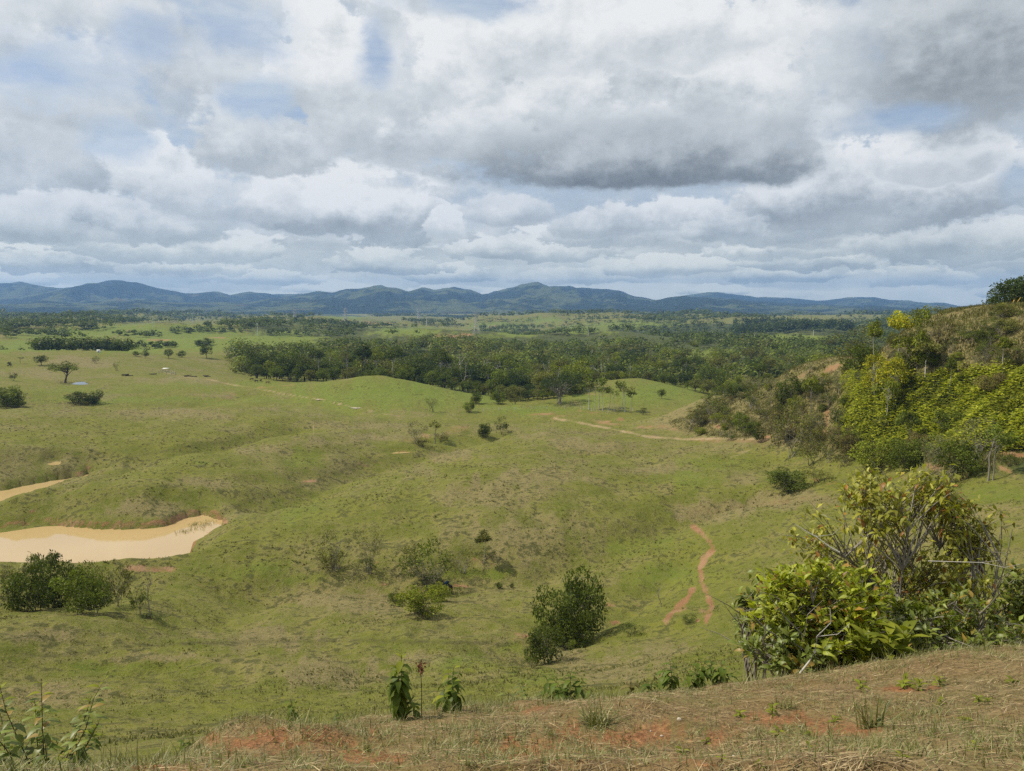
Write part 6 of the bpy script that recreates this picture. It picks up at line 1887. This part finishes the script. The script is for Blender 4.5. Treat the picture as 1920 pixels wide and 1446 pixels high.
# ------------------------------------------------------------------ pools
cw, N = new_mat("clear_pool")
tc = N.new('ShaderNodeTexCoord')
nn_ = N.noise(tc.outputs['Object'], 1.5, 3, 0.5)
bmp = N.new('ShaderNodeBump'); bmp.inputs['Strength'].default_value = 0.04; bmp.inputs['Distance'].default_value = 0.05
N.l.new(nn_, bmp.inputs['Height'])
b = N.new('ShaderNodeBsdfPrincipled')
b.inputs['Base Color'].default_value = (0.16, 0.17, 0.16, 1); b.inputs['Roughness'].default_value = 0.05; b.inputs['IOR'].default_value = 1.36
N.l.new(bmp.outputs[0], b.inputs['Normal'])
finish(N, b.outputs[0])
for k, ((x_, y_, z_, rw_, rd_, ux, uy), lb) in enumerate(zip(POOL_AT, ['grey pool reflecting the sky beside the flat-topped tree', 'small cream puddle above the inlet', 'pale puddle beside the dirt track', 'thin pale puddle further along the dirt track', 'narrow yellowish puddle in the gully'])):
    rr = np.random.default_rng(k + 40)
    th = np.linspace(0, 2 * math.pi, 28, endpoint=False)
    rad = 0.80 + 0.16 * np.sin(th * 2 + rr.uniform(0, 6)) + 0.14 * np.sin(th * 3 + rr.uniform(0, 6)) + 0.05 * rr.normal(size=28)
    u_, v_ = rad * rw_ * np.cos(th), rad * rd_ * np.sin(th)
    V = np.column_stack([x_ + u_ * uy + v_ * ux, y_ - u_ * ux + v_ * uy, np.full(28, z_ + 0.015)])
    link('pool' if k == 0 else 'puddle', mesh_np('pool', V, np.arange(28)[::-1].copy() if True else None, [28], cw if k == 0 else wm), label=lb, kind='structure')

# reeds standing in the near pond
rr = np.random.default_rng(6)
for i, (px, py, w, lb) in enumerate([(345, 997, 22, 'reed clump in the pond, leftmost one'), (378, 990, 34, 'largest reed clump near the tip of the pond'), (390, 983, 26, 'reed clump nearest the tip of the pond'), (366, 984, 18, 'small reed clump behind the others in the pond'), (310, 1050, 10, 'sparse reeds near the front bank of the pond')]):
    v = pix_dir(px, py); t = WATER_Z / v[2]
    x0, y0 = v[0] * t, v[1] * t
    wm_ = w * math.hypot(x0, y0) / F_PX
    k = 90 if i < 4 else 20
    g = Geo()
    D = unit(np.column_stack([rr.normal(size=(k, 2)), np.zeros(k)]))
    P0 = np.column_stack([rr.normal(size=k) * wm_ * 0.28, rr.normal(size=k) * wm_ * 0.4, np.full(k, -0.2)])
    blades(g, P0, D, rr.uniform(0.7, 1.0, k), rr.uniform(0.5, 1.2, k), np.full(k, 0.09), rr.uniform(0, 0.3, k), rr.random(k), 3)
    o = link('reed_clump', g.mesh('reed_clump', GRM['green_blade']), label=lb, category='reeds')
    o.location = (x0, y0, WATER_Z)


# ------------------------------------------------------------------ poles, tower, fence
def box_geo(g, c, s):
    c = np.array(c, float); s = np.array(s, float) / 2
    V = np.array([[x, y, z] for z in (-1, 1) for y in (-1, 1) for x in (-1, 1)]) * s + c
    g.add(V, np.array([(0, 2, 3, 1), (4, 5, 7, 6), (0, 1, 5, 4), (2, 6, 7, 3), (0, 4, 6, 2), (1, 3, 7, 5)]))


def beam(g, a, b, r):
    tube(g, np.array([a, b], float), [r, r], 4)


conc = plain_mat('concrete_pole', (0.62, 0.60, 0.55), 0.8, 0.2, 0.12, 2)
steel = plain_mat('galvanised_steel', (0.42, 0.42, 0.40), 0.5, 0.4, 0.15, 2)
wood_m = plain_mat('weathered_wood', (0.34, 0.30, 0.24), 0.9, 0.1, 0.3, 4)
for px, yb, yt, dmin, lb in [(483, 630, 607, 750, 'white utility pole standing on the bright green rise'), (361, 606, 589, 900, 'utility pole on the skyline scrub, middle of three on the left'), (287, 614, 595, 900, 'utility pole above the dirt road, leftmost of three'), (800, 611, 596, 900, 'utility pole in front of the central mountains'), (1103, 630, 618, 800, 'utility pole among the woods right of the centre'), (1415, 630, 620, 800, 'utility pole in front of the dark plantation, left one'), (1525, 631, 620, 800, 'utility pole in front of the dark plantation, right one')]:
    x0, y0, z0, d = spot(px, yb, dmin)
    h = (yb - yt) * d / F_PX
    e = link('utility_pole', None, label=lb, category='pole', group='utility poles on the plain'); e.location = (x0, y0, z0)
    g = Geo(); r = 0.00028 * d
    tube(g, np.array([[0, 0, -0.5], [0, 0, h * 0.5], [0, 0, h]]), [r * 1.25, r, r * 0.8], 8)
    link('pole_shaft', g.mesh('pole_shaft', conc, True), e)
    g = Geo(); box_geo(g, (0, 0, h * 0.93), (h * 0.16, r * 1.2, r * 1.2))
    ca = link('crossarm', g.mesh('crossarm', conc), e)
    for q in (-1, 0, 1):
        g = Geo(); tube(g, np.array([[q * h * 0.07, 0, h * 0.93], [q * h * 0.07, 0, h * 0.97]]), [r * .5, r * .6], 6)
        link('insulator', g.mesh('insulator', steel), ca)


def pylon(px, yb, yt, dmin, lb):
    x0, y0, z0, d = spot(px, yb, dmin)
    h = (yb - yt) * d / F_PX
    e = link('transmission_tower', None, label=lb, category='tower', group='transmission towers'); e.location = (x0, y0, z0); e.rotation_euler = (0, 0, 0.5)
    r = 0.00016 * d
    def w(t):
        return h * (0.115 * (1 - t) ** 1.1 + 0.022)
    for sx in (-1, 1):
        for sy in (-1, 1):
            g = Geo(); t = np.linspace(0, 1, 7)
            tube(g, np.array([[sx * w(q), sy * w(q), q * h] for q in t]), r * (1.2 - 0.5 * t), 4)
            link('leg', g.mesh('tower_leg', steel), e)
    for k in range(7):
        t0, t1 = k / 7, (k + 1) / 7
        g = Geo()
        cs = [(-1, -1), (1, -1), (1, 1), (-1, 1)]
        for i in range(4):
            a, b_ = cs[i], cs[(i + 1) % 4]
            p = lambda c, t: (c[0] * w(t), c[1] * w(t), t * h)
            beam(g, p(a, t0), p(b_, t1), r * .6); beam(g, p(b_, t0), p(a, t1), r * .6); beam(g, p(a, t1), p(b_, t1), r * .6)
        link('bracing', g.mesh('tower_bracing', steel), e)
    for t in (0.74, 0.86, 0.97):
        g = Geo(); L_ = h * (0.17 if t < 0.9 else 0.12)
        for s_ in (-1, 1):
            beam(g, (0, w(t), t * h), (s_ * L_, 0, t * h + 0.01 * h), r * .8); beam(g, (0, -w(t), t * h), (s_ * L_, 0, t * h + 0.01 * h), r * .8)
            beam(g, (0, 0, (t + 0.045) * h), (s_ * L_, 0, t * h + 0.01 * h), r * .6)
        ar = link('crossarm', g.mesh('tower_crossarm', steel), e)
        for s_ in (-1, 1):
            g = Geo(); beam(g, (s_ * L_, 0, t * h + 0.01 * h), (s_ * L_, 0, (t - 0.045) * h), r * .7)
            link('insulator', g.mesh('tower_insulator', conc), ar)


pylon(893, 627, 585, 900, 'lattice transmission tower, the large one right of the centre')
pylon(648, 603, 579, 1800, 'small far transmission tower left of the centre')
pylon(785, 600, 579, 1800, 'small far transmission tower in front of the sunlit foothill')
pylon(553, 603, 582, 1800, 'faint far transmission tower, leftmost')

# fence below the umbrella tree
fx = [882, 907, 935, 966, 996, 1026, 1058, 1089, 1109, 1140, 1186]
fy = [773, 771, 770, 769, 768, 767, 767, 767, 772, 774, 771]
e = link('wire_fence', None, label='wire fence on thin pale posts along the foot of the green field', category='fence')
pp = []
for px, py in zip(fx, fy):
    x0, y0, z0, d = spot(px, py, 200, 500)
    g = Geo(); tube(g, np.array([[x0, y0, z0 - 0.3], [x0 + 0.02, y0, z0 + 1.5]]), [0.10, 0.085], 6)
    link('post', g.mesh('fence_post', conc), e)
    pp.append((x0, y0, z0))
for hgt in (0.5, 0.95, 1.35):
    g = Geo(); tube(g, np.array([(a, b_, c + hgt) for a, b_, c in pp]), [0.012] * len(pp), 3)
    link('wire', g.mesh('fence_wire', steel), e)

# corral, timber heap and hut out on the far pasture
e = link('corral', None, label='grey post corral beside the far dirt track', category='corral')
cp = [(298, 701), (304, 699), (311, 698), (318, 699), (325, 701), (329, 703), (322, 704), (312, 703)]
pp = []
for px, py in cp:
    x0, y0, z0, d = spot(px, py, 380, 640)
    g = Geo(); tube(g, np.array([[x0, y0, z0 - 0.3], [x0, y0, z0 + 1.8]]), [0.16, 0.14], 6)
    link('post', g.mesh('corral_post', wood_m), e); pp.append((x0, y0, z0))
for hgt in (0.6, 1.4):
    for a, b_ in zip(pp, pp[1:]):
        g = Geo(); beam(g, (a[0], a[1], a[2] + hgt), (b_[0], b_[1], b_[2] + hgt), 0.07)
        link('rail', g.mesh('corral_rail', wood_m), e)
x0, y0, z0, d = spot(311, 697, 380, 640)
e = link('trough_shelter', None, label='small pale roofed shelter inside the corral', category='shelter'); e.location = (x0, y0, z0)
for sx in (-1, 1):
    for sy in (-1, 1):
        g = Geo(); beam(g, (sx * 1.5, sy, -0.2), (sx * 1.5, sy, 1.9), 0.09); link('post', g.mesh('shelter_post', wood_m), e)
g = Geo(); V = np.array([(-1.9, -1.4, 1.9), (1.9, -1.4, 1.9), (1.9, 1.4, 2.3), (-1.9, 1.4, 2.3), (-1.9, -1.4, 1.97), (1.9, -1.4, 1.97), (1.9, 1.4, 2.37), (-1.9, 1.4, 2.37)])
g.add(V, np.array([(0, 3, 2, 1), (4, 5, 6, 7), (0, 1, 5, 4), (1, 2, 6, 5), (2, 3, 7, 6), (3, 0, 4, 7)]))
link('roof', g.mesh('shelter_roof', conc), e)
for px, py, n_, lb in [(357, 707, 9, 'dark heap of timber beside the far dirt track'), (388, 707, 4, 'small scatter of dark timber right of the heap'), (237, 705, 5, 'dark pile of branches left of the corral'), (288, 703, 4, 'reddish timber pile at the left end of the corral')]:
    x0, y0, z0, d = spot(px, py, 380, 640)
    e = link('timber_pile', None, label=lb, category='timber'); e.location = (x0, y0, z0)
    rr = random.Random(px)
    for q in range(n_):
        g = Geo(); a_ = rr.uniform(-0.5, 0.5); L_ = rr.uniform(1.2, 2.4); cx0, cy0, cz0 = rr.uniform(-n_ * 0.28, n_ * 0.28), rr.uniform(-1, 1), rr.uniform(0.2, 1.0)
        beam(g, (cx0 - L_ * math.cos(a_), cy0 - L_ * math.sin(a_), cz0), (cx0 + L_ * math.cos(a_), cy0 + L_ * math.sin(a_), cz0 + rr.uniform(-0.2, 0.5)), rr.uniform(0.14, 0.24))
        link('log', g.mesh('timber_log', BM['dark']), e)
x0, y0, z0, d = spot(185, 661, 560, 760)
e = link('hut', None, label='tiny white hut at the foot of the far thicket', category='hut'); e.location = (x0, y0, z0)
g = Geo(); box_geo(g, (0, 0, 0.8), (2.0, 1.8, 1.9)); link('wall', g.mesh('hut_wall', plain_mat('white_paint', (0.8, 0.8, 0.78), 0.7, 0.2, 0.05)), e)
g = Geo()
g.add(np.array([(-1.2, -1.1, 1.75), (1.2, -1.1, 1.75), (1.2, 1.1, 1.75), (-1.2, 1.1, 1.75), (-1.2, 0, 2.3), (1.2, 0, 2.3)]), np.array([(0, 1, 5, 4), (2, 3, 4, 5)])); g.add(np.array([(-1.2, -1.1, 1.75), (-1.2, 1.1, 1.75), (-1.2, 0, 2.3), (1.2, -1.1, 1.75), (1.2, 1.1, 1.75), (1.2, 0, 2.3)]), np.array([(0, 2, 1), (3, 4, 5)]))
link('roof', g.mesh('hut_roof', steel), e)
g = Geo(); box_geo(g, (0.2, -0.91, 0.75), (0.7, 0.05, 1.5)); link('door', g.mesh('hut_door', wood_m), e)
# leaning yellow poles on the crest
yel = plain_mat('yellow_paint', (0.62, 0.36, 0.04), 0.6, 0.3, 0.15)
for (px, py, dx, dz, lb) in [(1896, 577, 7, 14, 'leaning yellow pole on the hill crest, left of two'), (1903, 576, 8, 12, 'thinner leaning yellow pole on the hill crest, right of two')]:
    x, y, zz = pix_dir(px, py); dd = 214.0; s_ = dd / math.hypot(x, y)
    z0 = float(ground(x * s_, y * s_))
    g = Geo(); u = dd / F_PX
    tube(g, np.array([[0, 0, -0.4], [dx * u * 0.5, 0, dz * u * 0.5], [dx * u, 0, dz * u]]), [0.13, 0.12, 0.09] if px < 1900 else [0.08, 0.07, 0.05], 6)
    o = link('leaning_pole', g.mesh('leaning_pole', yel, True), label=lb, category='pole'); o.location = (x * s_, y * s_, z0)

# ------------------------------------------------------------------ animals
def beast(name, label, cat, px, py, dmin, dmax, L, yaw, mat, horse=False, graze=False):
    """one continuous skinned body: trunk, neck, head, jointed legs and tail"""
    x0, y0, z0, d = spot(px, py, dmin, dmax)
    e = link(name, None, label=label, category=cat)
    e.location = (x0, y0, z0); e.rotation_euler = (0, 0, yaw)
    k = L
    J, E, R = [], [], []
    def v(p, r, par=None):
        J.append(tuple(c * k for c in p)); R.append(r * k)
        if par is not None:
            E.append((par, len(J) - 1))
        return len(J) - 1
    lg = 0.62 if horse else 0.52
    pel = v((-0.42, 0, lg + 0.10), 0.15)
    bel = v((-0.10, 0, lg + 0.06), 0.165, pel)
    che = v((0.28, 0, lg + 0.09), 0.16, bel)
    n1 = v((0.44, 0, lg + 0.22), 0.10, che)
    if horse:
        n2 = v((0.58, 0, lg + 0.42), 0.075, n1); h1 = v((0.66, 0, lg + 0.50), 0.062, n2); h2 = v((0.80, 0, lg + 0.40), 0.05, h1); v((0.90, 0, lg + 0.31), 0.036, h2)
    else:
        zz = -0.28 if graze else 0.16
        n2 = v((0.58, 0, lg + zz * 0.5 + 0.1), 0.075, n1); h1 = v((0.70, 0, lg + zz), 0.07, n2); v((0.86, 0, lg + zz - 0.12), 0.045, h1)
    for sy in (-1, 1):
        a = v((0.30, sy * 0.09, lg - 0.12), 0.062, che); b_ = v((0.31, sy * 0.10, lg * 0.52), 0.040, a); c = v((0.30, sy * 0.10, 0.09), 0.026, b_); v((0.335, sy * 0.10, 0.025), 0.036, c)
        a = v((-0.44, sy * 0.10, lg - 0.08), 0.085, pel); b_ = v((-0.36, sy * 0.11, lg * 0.60), 0.055, a); c = v((-0.50, sy * 0.11, lg * 0.36), 0.034, b_); f = v((-0.47, sy * 0.11, 0.08), 0.025, c); v((-0.43, sy * 0.11, 0.025), 0.036, f)
    t1 = v((-0.56, 0, lg + 0.14), 0.035, pel); t2 = v((-0.62, 0, lg - 0.10), 0.038 if horse else 0.015, t1); v((-0.60, 0, lg - 0.36), 0.03 if horse else 0.022, t2)
    me = bpy.data.meshes.new(name + '_body')
    me.from_pydata(J, E, [])
    me.materials.append(mat)
    ob = link('body', me, e)
    md = ob.modifiers.new('skin', 'SKIN')
    sk = me.skin_vertices[0].data if me.skin_vertices else None
    if sk is None:
        import bmesh
        bm = bmesh.new(); bm.from_mesh(me); bm.verts.layers.skin.verify(); bm.to_mesh(me); bm.free()
        sk = me.skin_vertices[0].data
    for i_, r_ in enumerate(R):
        sk[i_].radius = (r_, r_)
        sk[i_].use_root = (i_ == 0)
    ob.modifiers.new('smooth', 'SUBSURF').levels = 1
    ob.modifiers['smooth'].render_levels = 1
    return e, k, lg


hide = plain_mat('dark_hide', (0.022, 0.014, 0.010), 0.7, 0.3, 0.3, 3)
hide2 = plain_mat('brown_hide', (0.10, 0.05, 0.025), 0.7, 0.3, 0.3, 3)
e, k, lg = beast('horse', 'dark horse seen from behind, half hidden by the large green bush', 'horse', 838, 1111, 70, 160, 1.75, math.radians(148), hide, True)
cloth = plain_mat('dark_blue_cloth', (0.020, 0.045, 0.075), 0.9, 0.1, 0.3, 6)
g = Geo()
# saddle bundle: a draped blanket and a rolled load
th = np.linspace(-2.0, 2.0, 9)
ring = []
for xx in (-0.16, -0.05, 0.08, 0.20):
    ring.append([(xx * k, math.sin(t) * 0.185 * k, (lg + 0.075 + math.cos(t) * 0.18) * k) for t in th])
ring = np.array(ring)
i_, j_ = np.meshgrid(np.arange(3), np.arange(8), indexing='ij')
g.add(ring.reshape(-1, 3), np.stack([i_ * 9 + j_, (i_ + 1) * 9 + j_, (i_ + 1) * 9 + j_ + 1, i_ * 9 + j_ + 1], -1).reshape(-1, 4))
tube(g, np.array([(0.02, -0.30, lg + 0.25), (0.03, -0.1, lg + 0.32), (0.02, 0.1, lg + 0.32), (0.0, 0.30, lg + 0.25)]) * k, np.array([0.10, 0.13, 0.13, 0.10]) * k, 8)
link('saddle_bundle', g.mesh('saddle_bundle', cloth, True), e)
for px, py, yaw, gz, m_, lb in [(472, 714, 20, True, hide, 'small dark cow grazing near the pale track, leftmost of four'), (481, 717, 170, True, hide, 'small dark cow near the pale track, second from the left'), (489, 716, 80, False, hide, 'small dark cow near the pale track facing away'), (502, 720, 10, True, hide2, 'brown cow near the pale track, rightmost of four'), (18, 684 + 4, 30, True, hide, 'lone dark cow on the far left slope')]:
    beast('cow', lb, 'cow', px, py, 380, 640, 1.9, math.radians(yaw), m_, False, gz)
